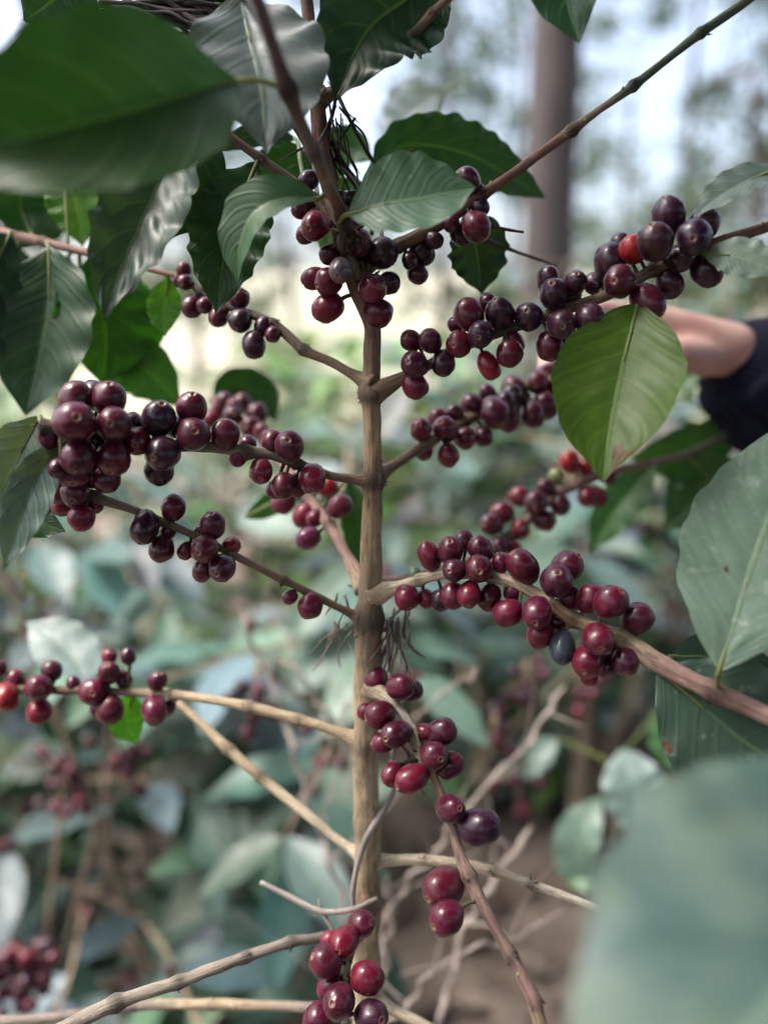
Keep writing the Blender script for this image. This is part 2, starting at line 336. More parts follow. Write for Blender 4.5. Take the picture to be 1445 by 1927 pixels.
BR = {}
def branch(key, pp, nodes=(), label=None, n=14, cols=None, hide_root=True, parent=None, chip=10):
    """pp: (x, y, d, width_px, colour)"""
    mb = MB(); q = [P(a, b, d) for a, b, d, *_ in pp]; rr = [p[3] * p[2] / FPX / 2 for p in pp]
    if hide_root: rr[0] *= 1.7
    L = [0]
    for i in range(len(q) - 1): L.append(L[-1] + (q[i + 1] - q[i]).length)
    nd = [(L[i] / L[-1], a) for i, a in nodes]
    C, Rr = tube(mb, q, rr, [p[4] for p in pp], n=n, seed=hash(key) % 97 if False else sum(map(ord, key)), rough=.09, step=.0022, nodes=nd)
    for i, a in nodes: chips(mb, q[i], rr[i], chip, i * 7 + len(q), size=.0018)
    BR[key] = dict(mb=mb, C=C, R=Rr, label=label, pp=catmull([(a, b, d, 0) for a, b, d, *_ in pp], 120), leaves=[], cherries=[], parent=parent)
branch('right_top', [(668, 525, .384, 24, BRN), (700, 497, .383, 24, BRN), (750, 463, .38, 25, BRN), (830, 420, .377, 24, RBR), (905, 368, .374, 21, RBR), (985, 312, .37, 17, RBR), (1075, 245, .366, 19, BRN), (1130, 205, .364, 14, GRY), (1192, 162, .362, 17, GRN), (1250, 115, .36, 15, GRN), (1318, 62, .358, 17, GRN), (1400, 5, .356, 17, GRN), (1480, -55, .354, 14, GRN)], [(2, .2), (4, .3), (6, .45), (8, .5), (10, .35)])
branch('right_main', [(703, 742, .386, 27, BRN), (755, 712, .383, 25, BRN), (800, 690, .38, 19, BRN), (862, 655, .378, 20, BRN), (960, 618, .375, 20, DKB), (1045, 588, .372, 20, BRN), (1140, 556, .368, 20, BRN), (1230, 508, .364, 22, BRN), (1320, 468, .36, 22, RBR), (1445, 426, .355, 20, RBR), (1600, 370, .35, 18, RBR)], [(3, .3), (5, .3), (7, .3), (8, .35)])
branch('right_back', [(706, 898, .394, 24, BRN), (740, 876, .405, 20, BRN), (800, 838, .42, 21, BRN), (870, 795, .44, 22, BRN), (960, 745, .46, 20, BRN), (1060, 690, .49, 18, BRN), (1160, 640, .52, 18, BRN)], [(3, .3), (4, .3)])
branch('right_low', [(700, 1118, .403, 32, TAN), (745, 1105, .398, 24, PALE), (790, 1091, .393, 21, PALE), (850, 1078, .387, 22, PALE), (925, 1084, .38, 23, PALE), (1000, 1113, .374, 24, (.42, .3, .2, 1)), (1080, 1166, .366, 25, (.42, .28, .18, 1)), (1170, 1203, .358, 34, TAN), (1240, 1250, .35, 38, PINK), (1340, 1300, .34, 36, PINK), (1440, 1345, .33, 34, PINK), (1600, 1420, .30, 34, PINK), (1760, 1480, .26, 34, PINK)], [(2, .3), (4, .3), (6, .35), (7, .4), (9, .35)])
branch('right_far', [(704, 1112, .405, 26, BRN), (790, 1085, .43, 22, BRN), (900, 1050, .46, 20, BRN), (960, 1010, .48, 18, BRN), (1040, 935, .50, 20, PINK), (1110, 900, .52, 22, PINK), (1170, 882, .54, 16, PINK), (1290, 855, .57, 14, GRY), (1400, 800, .6, 12, GRY)], [(3, .3), (4, .3)])
branch('low_front', [(697, 1292, .408, 26, TAN), (728, 1312, .398, 23, PALE), (755, 1340, .392, 20, (.34, .29, .24, 1)), (777, 1375, .387, 17, (.34, .29, .24, 1)), (783, 1408, .383, 18, PALE), (815, 1460, .38, 16, (.45, .28, .2, 1)), (845, 1535, .375, 17, PINK), (862, 1600, .37, 19, PINK), (882, 1650, .366, 26, (.3, .2, .16, 1)), (925, 1735, .358, 22, (.24, .15, .13, 1)), (962, 1800, .352, 23, (.22, .15, .12, 1)), (1005, 1885, .345, 26, PINK), (1030, 1990, .34, 24, (.3, .36, .12, 1))], [(3, .2), (4, .35), (8, .3), (10, .25), (11, .2)], chip=12)
branch('low_right', [(700, 1622, .43, 24, PALE), (730, 1619, .428, 22, PALE), (800, 1618, .422, 20, PALE), (880, 1628, .415, 19, PALE), (930, 1640, .41, 18, PALE), (1000, 1664, .405, 17, (.5, .43, .33, 1)), (1095, 1699, .398, 16, (.55, .49, .39, 1)), (1200, 1738, .39, 15, PALE)], [(2, .2), (4, .2), (5, .4)])
branch('low_bunch', [(692, 1690, .43, 16, BRN), (672, 1730, .40, 15, BRN), (657, 1800, .385, 14, PALE), (652, 1850, .38, 14, PALE), (648, 1950, .372, 15, PALE)], [(2, .4), (3, .5)])
branch('left_main', [(698, 906, .393, 26, BRN), (672, 903, .39, 20, BRN), (620, 895, .388, 17, (.16, .11, .075, 1)), (560, 873, .382, 19, BRN), (510, 855, .378, 22, (.2, .15, .11, 1)), (462, 850, .374, 24, (.22, .18, .13, 1)), (420, 843, .37, 22, (.24, .19, .14, 1)), (370, 840, .367, 20, (.2, .16, .12, 1)), (300, 838, .362, 20, BRN), (200, 815, .352, 22, DKB), (130, 806, .346, 25, (.15, .12, .08, 1)), (78, 804, .343, 27, (.10, .08, .05, 1))], [(3, .35), (5, .45), (8, .3), (11, .35)])
branch('left_low', [(690, 1170, .406, 26, BRN), (655, 1152, .402, 17, BRN), (600, 1125, .396, 15, BRN), (535, 1092, .388, 15, BRN), (455, 1052, .381, 14, (.23, .16, .11, 1)), (385, 1016, .376, 14, BRN), (315, 985, .372, 15, BRN), (245, 957, .366, 16, (.2, .15, .11, 1)), (180, 935, .361, 18, (.16, .12, .09, 1)), (110, 903, .357, 17, BRN), (60, 890, .354, 8, RBR), (25, 884, .352, 7, RBR)], [(3, .3), (5, .35), (6, .4), (8, .5), (9, .3)])
branch('left_high', [(702, 725, .386, 32, BRN), (670, 708, .388, 22, BRN), (620, 680, .392, 17, BRN), (572, 658, .396, 19, (.18, .13, .09, 1)), (515, 610, .401, 19, (.15, .11, .08, 1)), (440, 580, .406, 16, DKB), (380, 550, .41, 14, DKB), (345, 522, .414, 12, BRN), (300, 512, .42, 9, RBR), (230, 493, .43, 10, PINK), (160, 474, .44, 15, PINK), (80, 455, .45, 17, PINK), (-30, 428, .47, 18, PINK)], [(3, .3), (4, .3), (6, .3), (11, .3)])
branch('left_lower', [(690, 1395, .417, 26, TAN), (640, 1378, .42, 21, TAN), (560, 1353, .425, 19, TAN), (470, 1330, .43, 20, TAN), (400, 1317, .435, 16, TAN), (330, 1308, .44, 17, TAN), (230, 1302, .445, 15, BRN), (100, 1298, .45, 16, BRN), (-40, 1296, .455, 15, BRN)], [(2, .25), (3, .4), (5, .3)])
branch('left_bottom', [(688, 1612, .43, 26, TAN), (655, 1594, .435, 18, PALE), (560, 1518, .445, 19, PALE), (490, 1462, .455, 18, TAN), (430, 1410, .465, 19, TAN), (380, 1362, .475, 15, TAN), (310, 1300, .49, 12, TAN)], [(3, .3), (4, .3)])
branch('bottom_left', [(690, 1752, .436, 24, BRN), (610, 1764, .42, 19, GRY), (545, 1774, .41, 20, GRY), (462, 1801, .40, 20, (.26, .22, .18, 1)), (400, 1824, .39, 22, (.26, .22, .18, 1)), (335, 1848, .383, 23, (.28, .24, .19, 1)), (220, 1886, .372, 25, (.28, .24, .19, 1)), (140, 1925, .365, 26, GRY), (40, 1975, .36, 26, GRY)], [(2, .25), (3, .3), (5, .3), (6, .4)])
branch('bottom_back', [(690, 1905, .45, 20, GRY), (580, 1896, .46, 19, GRY), (400, 1890, .46, 18, TAN), (250, 1893, .46, 18, GRY), (100, 1915, .46, 18, GRY), (-40, 1925, .46, 18, GRY)], [(2, .2), (3, .2)])
branch('bottom_right', [(695, 1865, .446, 22, TAN), (735, 1898, .44, 20, PALE), (790, 1925, .435, 18, PALE), (860, 1960, .43, 18, PALE)], [(1, .2)])
branch('left_up', [(632, 425, .38, 20, BRN), (600, 380, .379, 18, BRN), (550, 340, .377, 17, BRN), (490, 298, .373, 17, (.14, .10, .08, 1)), (430, 253, .368, 15, RBR), (385, 222, .364, 17, BRN), (355, 210, .361, 13, BRN)], [(3, .3), (5, .4)])
branch('right_up', [(598, 188, .372, 24, BRN), (640, 165, .37, 18, BRN), (730, 105, .366, 17, (.13, .1, .08, 1)), (775, 68, .364, 18, (.10, .10, .06, 1)), (815, 25, .362, 16, BRN), (870, -30, .36, 14, BRN)], [(3, .35), (4, .3)])
branch('top_left', [(596, 300, .374, 15, DKB), (570, 262, .372, 13, DKB), (530, 200, .368, 12, DKB), (480, 120, .366, 12, DKB), (450, 60, .364, 12, DKB), (395, 20, .362, 10, DKB), (330, -20, .36, 10, DKB)], [(3, .3)], chip=4)
branch('front_twig', [(655, 460, .372, 26, DKB), (643, 405, .352, 24, DKB), (618, 350, .335, 26, BRN), (590, 285, .32, 27, (.16, .12, .11, 1)), (562, 220, .305, 24, (.13, .09, .08, 1)), (540, 165, .292, 32, DKB), (515, 90, .28, 26, (.12, .08, .08, 1)), (488, 10, .265, 28, (.14, .1, .1, 1)), (460, -70, .255, 28, BRN)], [(1, .4), (3, .3), (5, .3)])
branch('left_back', [(688, 1110, .406, 26, TAN), (655, 1050, .418, 22, PINK), (620, 990, .435, 20, PINK), (580, 935, .455, 20, PINK), (530, 870, .475, 18, PINK), (470, 805, .50, 18, PINK), (400, 750, .53, 16, BRN)], [(2, .3), (3, .3)])

T = {'n': (.128, .0035, .018), 'd': (.030, .004, .014), 'm': (.072, .0035, .015), 'r': (.30, .008, .012), 'k': (.045, .04, .05), 'b': (.12, .095, .075), 'g': (.16, .20, .06), 'p': (.15, .010, .032)}
CH = {
'left_main': [(142,752,30,0,'m'),(140,795,38,1,'m'),(206,752,33,.3,'m'),(180,745,28,-1,'d'),(216,799,34,.9,'m'),(97,822,22,-.8,'n'),(148,857,32,.7,'m'),(214,861,34,.9,'m',.9),(138,882,32,-.2,'m'),(258,830,28,0,'n'),(202,900,26,-.2,'m'),(172,890,24,-.7,'n'),(178,832,24,-.9,'d'),(248,800,22,-.9,'d'),(332,805,20,-.9,'d'),(110,880,18,-.8,'m'),(299,790,33,.3,'d'),(361,770,28,.2,'m'),(364,818,32,.8,'m'),(309,852,32,.7,'d'),(300,883,27,-.3,'d'),(424,819,28,.2,'m'),(466,838,18,-.5,'m'),(449,858,17,-.6,'n'),(513,833,22,0,'m'),(545,840,28,.6,'m'),(491,885,24,.2,'n'),(534,913,23,.6,'m'),(519,920,18,-.1,'p'),(588,899,27,.8,'n'),(560,912,20,-.2,'n')],
'left_low': [(142,926,27,.8,'m'),(114,926,21,0,'n'),(119,950,20,-.3,'n'),(155,972,25,.5,'n'),(177,946,20,-.6,'m'),(273,990,26,.6,'d',1.2),(305,1031,24,.3,'m'),(326,957,23,0,'m'),(318,998,16,-.5,'m'),(400,990,26,.2,'m'),(382,1000,18,-.4,'m'),(387,1032,27,.8,'m'),(351,1035,17,0,'m'),(419,1068,26,.6,'m'),(383,1071,21,.2,'m'),(434,1029,18,-.6,'r'),(546,1123,14,0,'n'),(585,1138,24,.3,'n')],
'left_back': [(574,968,21,0,'n'),(581,1012,19,.3,'p'),(638,954,21,.2,'p'),(616,918,15,0,'r'),(594,974,15,-.3,'n'),(535,943,20,0,'p'),(397,788,16,.2,'n'),(422,755,16,.3,'m'),(455,758,18,0,'m'),(438,783,17,.3,'m'),(483,780,18,.1,'m'),(474,805,20,.5,'m'),(491,812,14,0,'n'),(412,770,15,0,'n'),(440,768,15,.5,'n'),(505,825,15,0,'m')],
'left_high': [(346,509,12,0,'m'),(350,530,14,.2,'m'),(363,575,18,.3,'m'),(386,574,14,.2,'m'),(413,595,17,.3,'m'),(453,602,20,.6,'d'),(478,647,21,.3,'d'),(450,562,17,-.2,'m'),(498,613,16,.3,'d'),(514,628,14,.2,'m'),(336,527,10,0,'m'),(430,570,14,-.3,'m')],
'stem': [(581,339,19,-.4,'d'),(583,379,20,-.5,'d'),(566,397,16,-.3,'m'),(594,425,27,.9,'n'),(577,441,18,-.3,'m'),(637,372,14,-.8,'d'),(660,377,20,-.8,'d'),(622,478,20,.4,'m'),(673,458,27,.7,'m'),(716,478,29,.4,'d'),(658,424,20,-.2,'n'),(678,497,22,-.3,'d'),(641,508,22,1.3,'b',1.25),(593,524,21,.3,'n'),(620,530,26,.8,'n'),(619,578,27,.6,'n'),(700,543,27,.9,'n'),(730,534,22,0,'d'),(709,588,27,.4,'m')],
'right_top': [(881,340,23,0,'m'),(893,360,20,-.3,'m'),(903,388,17,0,'d'),(896,425,28,.6,'m'),(867,441,20,-.2,'d'),(848,419,17,-.2,'m'),(793,475,24,-.6,'d'),(785,515,19,-.6,'m'),(816,451,16,-.5,'d'),(805,440,15,-.4,'d'),(770,490,16,-.6,'d')],
'right_main': [(774,642,19,0,'m'),(810,642,22,.4,'m'),(781,687,26,.7,'m'),(779,724,24,.2,'n'),(834,682,22,.2,'d'),(883,594,28,.4,'m'),(917,570,17,-.5,'m'),(941,592,28,.3,'d'),(859,610,16,-.4,'m'),(864,647,25,.6,'n'),(904,629,26,1,'d'),(918,687,21,.2,'r',1.25),(958,664,25,.5,'m'),(965,645,20,-.3,'n'),(995,598,27,.3,'d'),(1030,526,21,0,'d'),(1041,555,28,.5,'d'),(1082,533,22,.2,'d'),(1118,535,20,-.3,'d'),(1073,556,22,-.2,'d'),(1056,610,28,.7,'d'),(1034,648,27,.3,'m'),(1109,600,30,.7,'d'),(1070,641,20,-.4,'m'),(1147,497,32,.4,'d'),(1168,460,19,-.4,'d'),(1191,470,26,.1,'r'),(1166,530,30,.8,'m'),(1233,456,34,.8,'d'),(1258,408,32,.3,'d'),(1323,422,29,.2,'d'),(1305,446,33,.7,'d'),(1217,566,30,.6,'m',1.1),(1258,531,27,0,'d'),(1327,508,28,-.2,'d'),(1279,487,26,0,'d'),(1241,497,22,-.4,'d')],
'right_back': [(792,809,19,.2,'n'),(826,788,17,0,'n'),(838,809,21,.6,'m'),(856,780,15,0,'m'),(888,761,18,0,'m'),(918,743,16,-.2,'m'),(930,775,25,.6,'m'),(873,823,19,.3,'m'),(843,856,19,.2,'n'),(909,820,17,.2,'m'),(956,788,20,0,'m'),(966,730,20,.2,'m'),(963,743,18,0,'d'),(1001,778,22,.5,'m'),(1011,719,19,0,'m'),(1025,761,22,.4,'m'),(1042,723,18,.2,'n'),(1053,688,18,0,'m'),(1029,702,17,-.2,'m'),(950,754,18,.3,'d'),(797,847,17,-.8,'m'),(980,755,17,-.3,'d'),(1075,700,18,0,'m'),(1060,740,18,.2,'m')],
'right_far': [(1072,871,18,0,'r'),(1101,880,14,-.2,'r'),(978,935,18,0,'n'),(1008,944,20,.5,'m'),(1027,920,16,0,'m'),(946,965,18,.2,'n'),(925,987,20,.3,'m'),(977,996,18,.3,'n'),(1023,979,18,.3,'m'),(1053,949,17,.2,'m'),(1103,934,16,.2,'n'),(1122,934,17,.3,'n'),(1143,896,13,0,'n'),(939,1027,17,.3,'m'),(963,1031,14,0,'n'),(1046,899,13,0,'g'),(1000,965,14,-.3,'n')],
'right_low': [(808,1048,22,.1,'n',1.15),(848,1037,26,.4,'m'),(873,1020,19,-.3,'m'),(904,1035,24,.1,'m'),(856,1073,23,.7,'m'),(900,1069,26,.9,'m'),(942,1060,18,-.1,'n'),(985,1068,29,.3,'m',1.1),(765,1123,24,.4,'n'),(801,1125,17,-.1,'p'),(829,1128,20,-.3,'d'),(852,1120,24,0,'n'),(883,1117,24,.5,'n'),(921,1123,23,-.1,'m'),(966,1110,20,-.5,'m'),(957,1153,26,.6,'n'),(1010,1151,30,.9,'n'),(1016,1190,26,.2,'n'),(1046,1168,23,-.2,'m'),(1065,1067,29,.1,'m'),(1046,1094,31,.8,'m'),(1073,1127,24,-.4,'m'),(1109,1128,25,.1,'n'),(1147,1134,32,.4,'n'),(1198,1165,29,.2,'m'),(1058,1216,25,.5,'k',1.25),(1124,1201,30,1,'n'),(1107,1243,30,.6,'n'),(1108,1270,18,.2,'n'),(1176,1243,26,.1,'m'),(1142,1250,22,-.2,'m'),(780,1080,13,-.6,'g')],
'low_front': [(706,1281,24,.2,'n'),(752,1293,25,.4,'m'),(774,1302,20,-.2,'m'),(716,1345,28,.6,'m'),(690,1338,17,0,'n'),(747,1380,26,.9,'m',1.1),(721,1398,20,0,'n'),(799,1378,18,0,'n'),(831,1377,26,.3,'m'),(816,1421,27,.9,'m'),(846,1441,24,.1,'m'),(777,1464,27,.7,'n',1.15),(741,1455,22,.1,'n'),(846,1522,26,.8,'m',1.15),(899,1556,34,.5,'d',1.1),(836,1668,37,.6,'m'),(842,1726,32,.3,'m')],
'low_bunch': [(679,1739,24,.4,'m'),(650,1770,27,.5,'n',1.15),(622,1768,16,-.3,'p'),(614,1809,29,.5,'m'),(689,1840,30,.6,'n'),(625,1855,25,0,'n'),(639,1884,31,.7,'m'),(697,1913,31,.5,'d'),(602,1915,28,.2,'m')],
'left_lower': [(0,1258,14,0,'m'),(12,1309,24,.3,'r'),(31,1279,17,0,'n'),(73,1294,25,.3,'m'),(75,1338,23,.2,'n'),(99,1263,19,0,'m'),(138,1286,13,-.3,'m'),(176,1301,26,.5,'n'),(206,1267,21,.2,'m'),(206,1236,15,-.2,'n'),(242,1236,14,-.3,'m'),(234,1280,16,-.2,'m'),(208,1334,25,.3,'m'),(185,1332,15,0,'n'),(296,1282,19,.1,'m'),(291,1335,25,.3,'n'),(318,1330,14,-.1,'m')],
}
stem_pp = catmull([(a, b, d, 0) for a, b, d, *_ in SP], 200)
allc = []
for key, lst in CH.items():
    line = stem_pp if key == 'stem' else BR[key]['pp']
    for e in lst:
        x, y, r, dz, tone = e[:5]; r = r * 1.12 if key in ('right_back', 'right_far', 'left_back', 'left_high') else r; asp = e[5] if len(e) > 5 else 1.0
        i = int(np.argmin((line[:, 0] - x) ** 2 + (line[:, 1] - y) ** 2)); d0 = line[i, 2]; rw = r * d0 / FPX
        d = d0 - dz * rw * 1.1; allc.append(dict(key=key, x=x, y=y, r=r, d=d, tone=tone, asp=asp, att=P(line[i, 0], line[i, 1], d0), i=i))
for it in range(40):                       # settle overlapping fruit apart along the depth
    moved = 0
    for a in range(len(allc)):
        A = allc[a]
        for b in range(a + 1, len(allc)):
            B = allc[b]
            if abs(A['x'] - B['x']) > 75 or abs(A['y'] - B['y']) > 75: continue
            pa, pb = P(A['x'], A['y'], A['d']), P(B['x'], B['y'], B['d']); ra, rb = A['r'] * A['d'] / FPX, B['r'] * B['d'] / FPX
            g = (pa - pb).length - (ra + rb) * .90
            if g < 0 and abs(A['d'] - B['d']) < .03:
                s = -g * .35; moved += 1
                if A['d'] < B['d']: A['d'] -= s; B['d'] += s
                else: A['d'] += s; B['d'] -= s
    if not moved: break
order = sorted(range(len(allc)), key=lambda i: -allc[i]['r']); big = set(order[:100])
small_mb = MB(); rnd = random.Random(3); extra = []
for i, c in enumerate(allc):
    ctr = P(c['x'], c['y'], c['d']); r = c['r'] * c['d'] / FPX; ax = (ctr - c['att'])
    if ax.length < r * .2: ax = -FWD
    ax = ax.normalized() + Vector((rnd.gauss(0, .28), rnd.gauss(0, .28) - .25, rnd.gauss(0, .28) - .1)); ax.normalize()
    t0 = T[c['tone']]; k = rnd.uniform(.75, 1.25); tint = (t0[0] * k, t0[1] * rnd.uniform(.8, 1.2), t0[2] * rnd.uniform(.75, 1.3))
    c['ctr'], c['ax'], c['rw'] = ctr, ax, r
    asp = c['asp'] * rnd.uniform(1.02, 1.17)
    if i in big: c['tint'] = tint; c['asp'] = asp
    else: cherry(small_mb, ctr, r, ax, tint, aspect=asp, seed=i, seg=20)
    # stalk
    root = c['att']; q = ctr - ax * r * .85
    if c['key'] == 'stem': extra.append((root, q))
    else: tube(BR[c['key']]['mb'], [root, root.lerp(q, .6) + Vector((0, 0, .001)), q], [.0011, .0009, .0012], (.10, .09, .05, 1), n=6, step=.0015, rough=.2)

bobj = {}
# short fruiting spur at the crowded node of the stem
spur = MB()
tube(spur, [P(650, 430, .376), P(655, 465, .374), P(668, 500, .376), P(690, 560, .38)], [.0028, .0022, .002, .003], (.15, .13, .09, 1), n=10)
for a, b in extra: tube(spur, [a, a.lerp(b, .6) + Vector((0, 0, .001)), b], [.0012, .001, .0013], (.09, .08, .05, 1), n=6, step=.0015, rough=.2)
chips(spur, P(655, 440, .366), .006, 40, 77, size=.003); chips(spur, P(690, 520, .372), .006, 20, 78, size=.002)
bobj['stem'] = spur.build('fruiting_spur', BARK, plant)
for k, b in BR.items():
    # a few lichen crumbs
    rn = random.Random(len(k))
    if k in ('front_twig', 'right_top', 'right_low', 'low_front', 'right_main'):
        for _ in range(14):
            i = rn.randrange(10, len(b['C'])); c0 = Vector(b['C'][i]) + Vector((rn.gauss(0, 1), rn.gauss(0, 1), abs(rn.gauss(0, 1)))).normalized() * b['R'][i] * .95
            tube(b['mb'], [c0, c0 + Vector((0, 0, .0012))], [.0009, .0004], (.32, .36, .10, 1), n=5, step=.0006, rough=.4)
    bobj[k] = b['mb'].build('branch', BARK, plant)
for i, c in enumerate(allc):
    if i in big:
        m = MB(); cherry(m, c['ctr'], c['rw'], c['ax'], c['tint'], aspect=c['asp'], seed=i, seg=30)
        o = m.build('cherry', CHERRY, bobj[c['key']])
        if c['tone'] == 'r': o['label'] = 'bright red ripe cherry'
        if c['tone'] in 'bk': o['label'] = 'dried greyish cherry'
o = small_mb.build('cherries', CHERRY, plant); o['kind'] = 'stuff'

DK, MD, TEAL, YG, GLA, EMR = (.009, .032, .014), (.014, .050, .014), (.050, .105, .075), (.075, .150, .018), (.10, .16, .13), (.016, .075, .012)
def pl(par, pts, width, mat=None, label=None, name='leaf', **k):
    m = MB(); k.setdefault('seed', len(bpy.data.objects) % 91); leaf(m, pts, width, **k)
    o = m.build(name, mat or LEAF, bobj[par] if isinstance(par, str) else par)
    if label: o['label'] = label
    return o
# foreground and focus leaves
pl('front_twig', [(450, 152, .285), (330, 185, .265), (180, 225, .25), (20, 265, .24), (-160, 300, .235)], 335, col=(.013, .052, .006), roll=22, fold=.45, wl=1, wr=1.0, pet=(530, 165, .293), nu=60, tip=.1, bas=.55, wave=.02, seed=1, quilt=.012)
pl('front_twig', [(452, -8, .345), (470, 70, .338), (492, 160, .33), (503, 292, .325)], 265, col=(.075, .10, .105), roll=-6, fold=.2, pet=(470, -40, .3), tip=.72, seed=2, wave=.06, label='greyish leaf with a drip tip')
pl('left_up', [(345, 226, .362), (318, 300, .357), (288, 370, .350), (248, 460, .343), (215, 540, .338), (196, 606, .335)], 176, col=(.026, .055, .036), roll=16, brown=[(.98, 0, .05), (.45, -.95, .05), (.7, .9, .04)], fold=.30, curl=.25, wave=.12, pet=(362, 212, .361), seed=3, tip=.35, ragged=.04, nu=80, nv=28, waves=6, quilt=.09)
pl('left_up', [(372, 228, .366), (375, 290, .368), (350, 370, .37), (315, 455, .372)], 125, col=DK, roll=-25, fold=.2, pet=(380, 220, .364), seed=4)
pl('left_up', [(484, 305, .372), (450, 380, .368), (425, 470, .366), (407, 592, .366)], 150, col=MD, roll=8, fold=.2, pet=(490, 298, .373), seed=5, tip=.45, wave=.09, waves=6, ragged=.03, nu=60)
pl('front_twig', [(602, 374, .342), (540, 372, .340), (480, 400, .340), (452, 460, .343), (447, 535, .347)], 118, col=(.03, .085, .03), roll=48, fold=.35, pet=(622, 372, .345), seed=6, wave=.03, nu=60)
pl('front_twig', [(655, 404, .342), (720, 385, .337), (800, 372, .336), (895, 352, .338)], 178, mat=LEAF_SPOT, col=(.06, .12, .075), roll=-36, fold=.15, curl=.2, pet=(638, 418, .352), seed=7, wave=.03, tip=.3, nu=60, label='small oval leaf flecked with white')
pl('right_up', [(850, -60, .372), (770, -5, .366), (690, 60, .36), (628, 192, .355)], 215, col=DK, roll=10, fold=.35, pet=(868, -30, .36), seed=8, wave=.08, waves=8, ragged=.04, tip=.45, nu=80, nv=28)
pl('right_top', [(1050, -190, .335), (1055, -90, .333), (1065, -10, .332), (1088, 82, .332)], 160, col=(.014, .055, .025), roll=-10, fold=.25, pet=(1200, -230, .35), seed=9, tip=.3)
pl('right_top', [(690, 330, .44), (760, 275, .445), (880, 290, .45), (1025, 372, .455)], 118, col=(.012, .05, .02), roll=10, fold=.1, pet=(700, 440, .39), seed=10, wave=.10, waves=9, tip=.1, ragged=.05, nu=80)
pl('right_top', [(878, 395, .40), (890, 440, .41), (900, 500, .42), (906, 555, .425)], 118, col=DK, roll=-15, fold=.3, pet=(872, 400, .377), seed=11, wave=.10)
pl('right_main', [(1199, 572, .358), (1180, 650, .354), (1163, 730, .348), (1146, 820, .342), (1133, 908, .338)], 250, mat=LEAF_LIT, col=(.045, .092, .008), roll=8, fold=.16, curl=.25, wave=.022, wr=.98, pet=(1205, 540, .362), seed=12, tip=.38, bas=0, nu=90, nv=36, waves=3, brown=[(.84, .32, .11), (.88, .55, .12), (.90, .9, .16), (1.0, 0, .08)], ragged=.02, quilt=.03, label='yellow-green leaf with a brown burnt spot')
pl('right_main', [(1470, 320, .345), (1410, 338, .346), (1350, 372, .348), (1303, 410, .35)], 80, col=(.09, .13, .12), roll=42, fold=.25, pet=(1560, 385, .352), seed=13)
pl('right_main', [(1322, 478, .35), (1370, 480, .344), (1420, 495, .338), (1475, 515, .333)], 95, mat=LEAF_SPOT, col=(.13, .18, .15), roll=-42, fold=.1, pet=(1325, 468, .36), seed=14, tip=.2)
pl('left_main', [(76, 783, .356), (40, 850, .345), (5, 920, .334), (-40, 1010, .324)], 130, col=(.12, .17, .16), roll=-5, fold=.25, pet=(80, 800, .343), seed=15, tip=0)
pl('left_main', [(126, 832, .356), (80, 880, .345), (45, 960, .334), (5, 1078, .322)], 84, col=(.09, .14, .13), roll=-5, fold=.3, pet=(135, 812, .346), seed=16, wave=.06)
pl('right_low', [(1352, 1262, .325), (1378, 1180, .325), (1415, 1060, .33), (1455, 940, .337), (1490, 790, .35)], 275, mat=LEAF_SPOT, col=(.13, .195, .155), roll=6, fold=.1, pet=(1345, 1308, .339), seed=17, tip=.1, nu=70, nv=26, brown=[(.62, -.62, .07), (.35, .3, .03), (.5, -.97, .05)], wave=.03)
pl('right_low', [(1236, 1258, .35), (1310, 1320, .345), (1400, 1395, .34), (1530, 1480, .335)], 270, mat=LEAF_SPOT, col=(.04, .075, .055), roll=-12, brown=[(.3, -.9, .06), (.5, .4, .03)], fold=.15, pet=(1232, 1248, .351), seed=18, tip=.1, nu=60, wave=.03)
pl('right_low', [(1262, 1236, .37), (1330, 1235, .375), (1400, 1260, .378), (1475, 1300, .38)], 110, col=(.02, .055, .035), roll=-10, fold=.2, pet=(1250, 1252, .352), seed=19)
pl('right_low', [(1800, 1550, .20), (1560, 1780, .165), (1335, 2050, .148), (1180, 2380, .138)], 800, mat=LEAF_BIG, col=(.080, .128, .118), roll=4, fold=.12, pet=(1755, 1470, .26), seed=20, tip=.1, nu=60, nv=24, wave=.03, quilt=.05, label='huge blurred leaf close to the lens')
# left leaf group further back
pl('left_high', [(92, 462, .442), (95, 560, .441), (75, 680, .44), (48, 782, .44)], 215, col=(.011, .045, .012), roll=26, fold=.35, pet=(85, 456, .45), seed=21, tip=.3)
pl('left_high', [(175, 480, .445), (190, 560, .45), (200, 640, .455), (195, 725, .46)], 178, mat=LEAF_LIT, col=(.018, .075, .010), roll=-8, fold=.1, pet=(165, 475, .44), seed=22, tip=.2)
pl('left_high', [(318, 522, .425), (312, 560, .43), (308, 600, .432), (312, 634, .433)], 64, mat=LEAF_LIT, col=(.04, .12, .012), roll=8, fold=.1, pet=(305, 513, .42), seed=23)
pl('left_high', [(150, 600, .475), (210, 655, .48), (280, 700, .485), (345, 768, .49)], 125, mat=LEAF_LIT, col=(.022, .085, .012), roll=15, fold=.2, pet=(150, 474, .442), seed=24)
pl('left_high', [(120, 300, .45), (135, 350, .455), (148, 400, .455), (156, 465, .455)], 110, mat=LEAF_LIT, col=(.05, .14, .012), roll=5, fold=.1, pet=(130, 466, .445), seed=25)
pl('left_high', [(60, 440, .46), (40, 400, .46), (50, 350, .46), (110, 290, .46)], 120, col=(.015, .06, .014), roll=5, fold=.15, pet=(62, 450, .453), seed=26)
pl('left_high', [(20, 440, .44), (-10, 500, .43), (-20, 580, .43), (-30, 700, .43)], 150, col=DK, roll=-10, fold=.15, pet=(20, 440, .46), seed=27)
pl('top_left', [(160, -60, .38), (120, -20, .38), (90, 10, .38), (45, 40, .38)], 190, col=(.016, .05, .022), roll=10, fold=.1, pet=(300, -30, .36), seed=28)
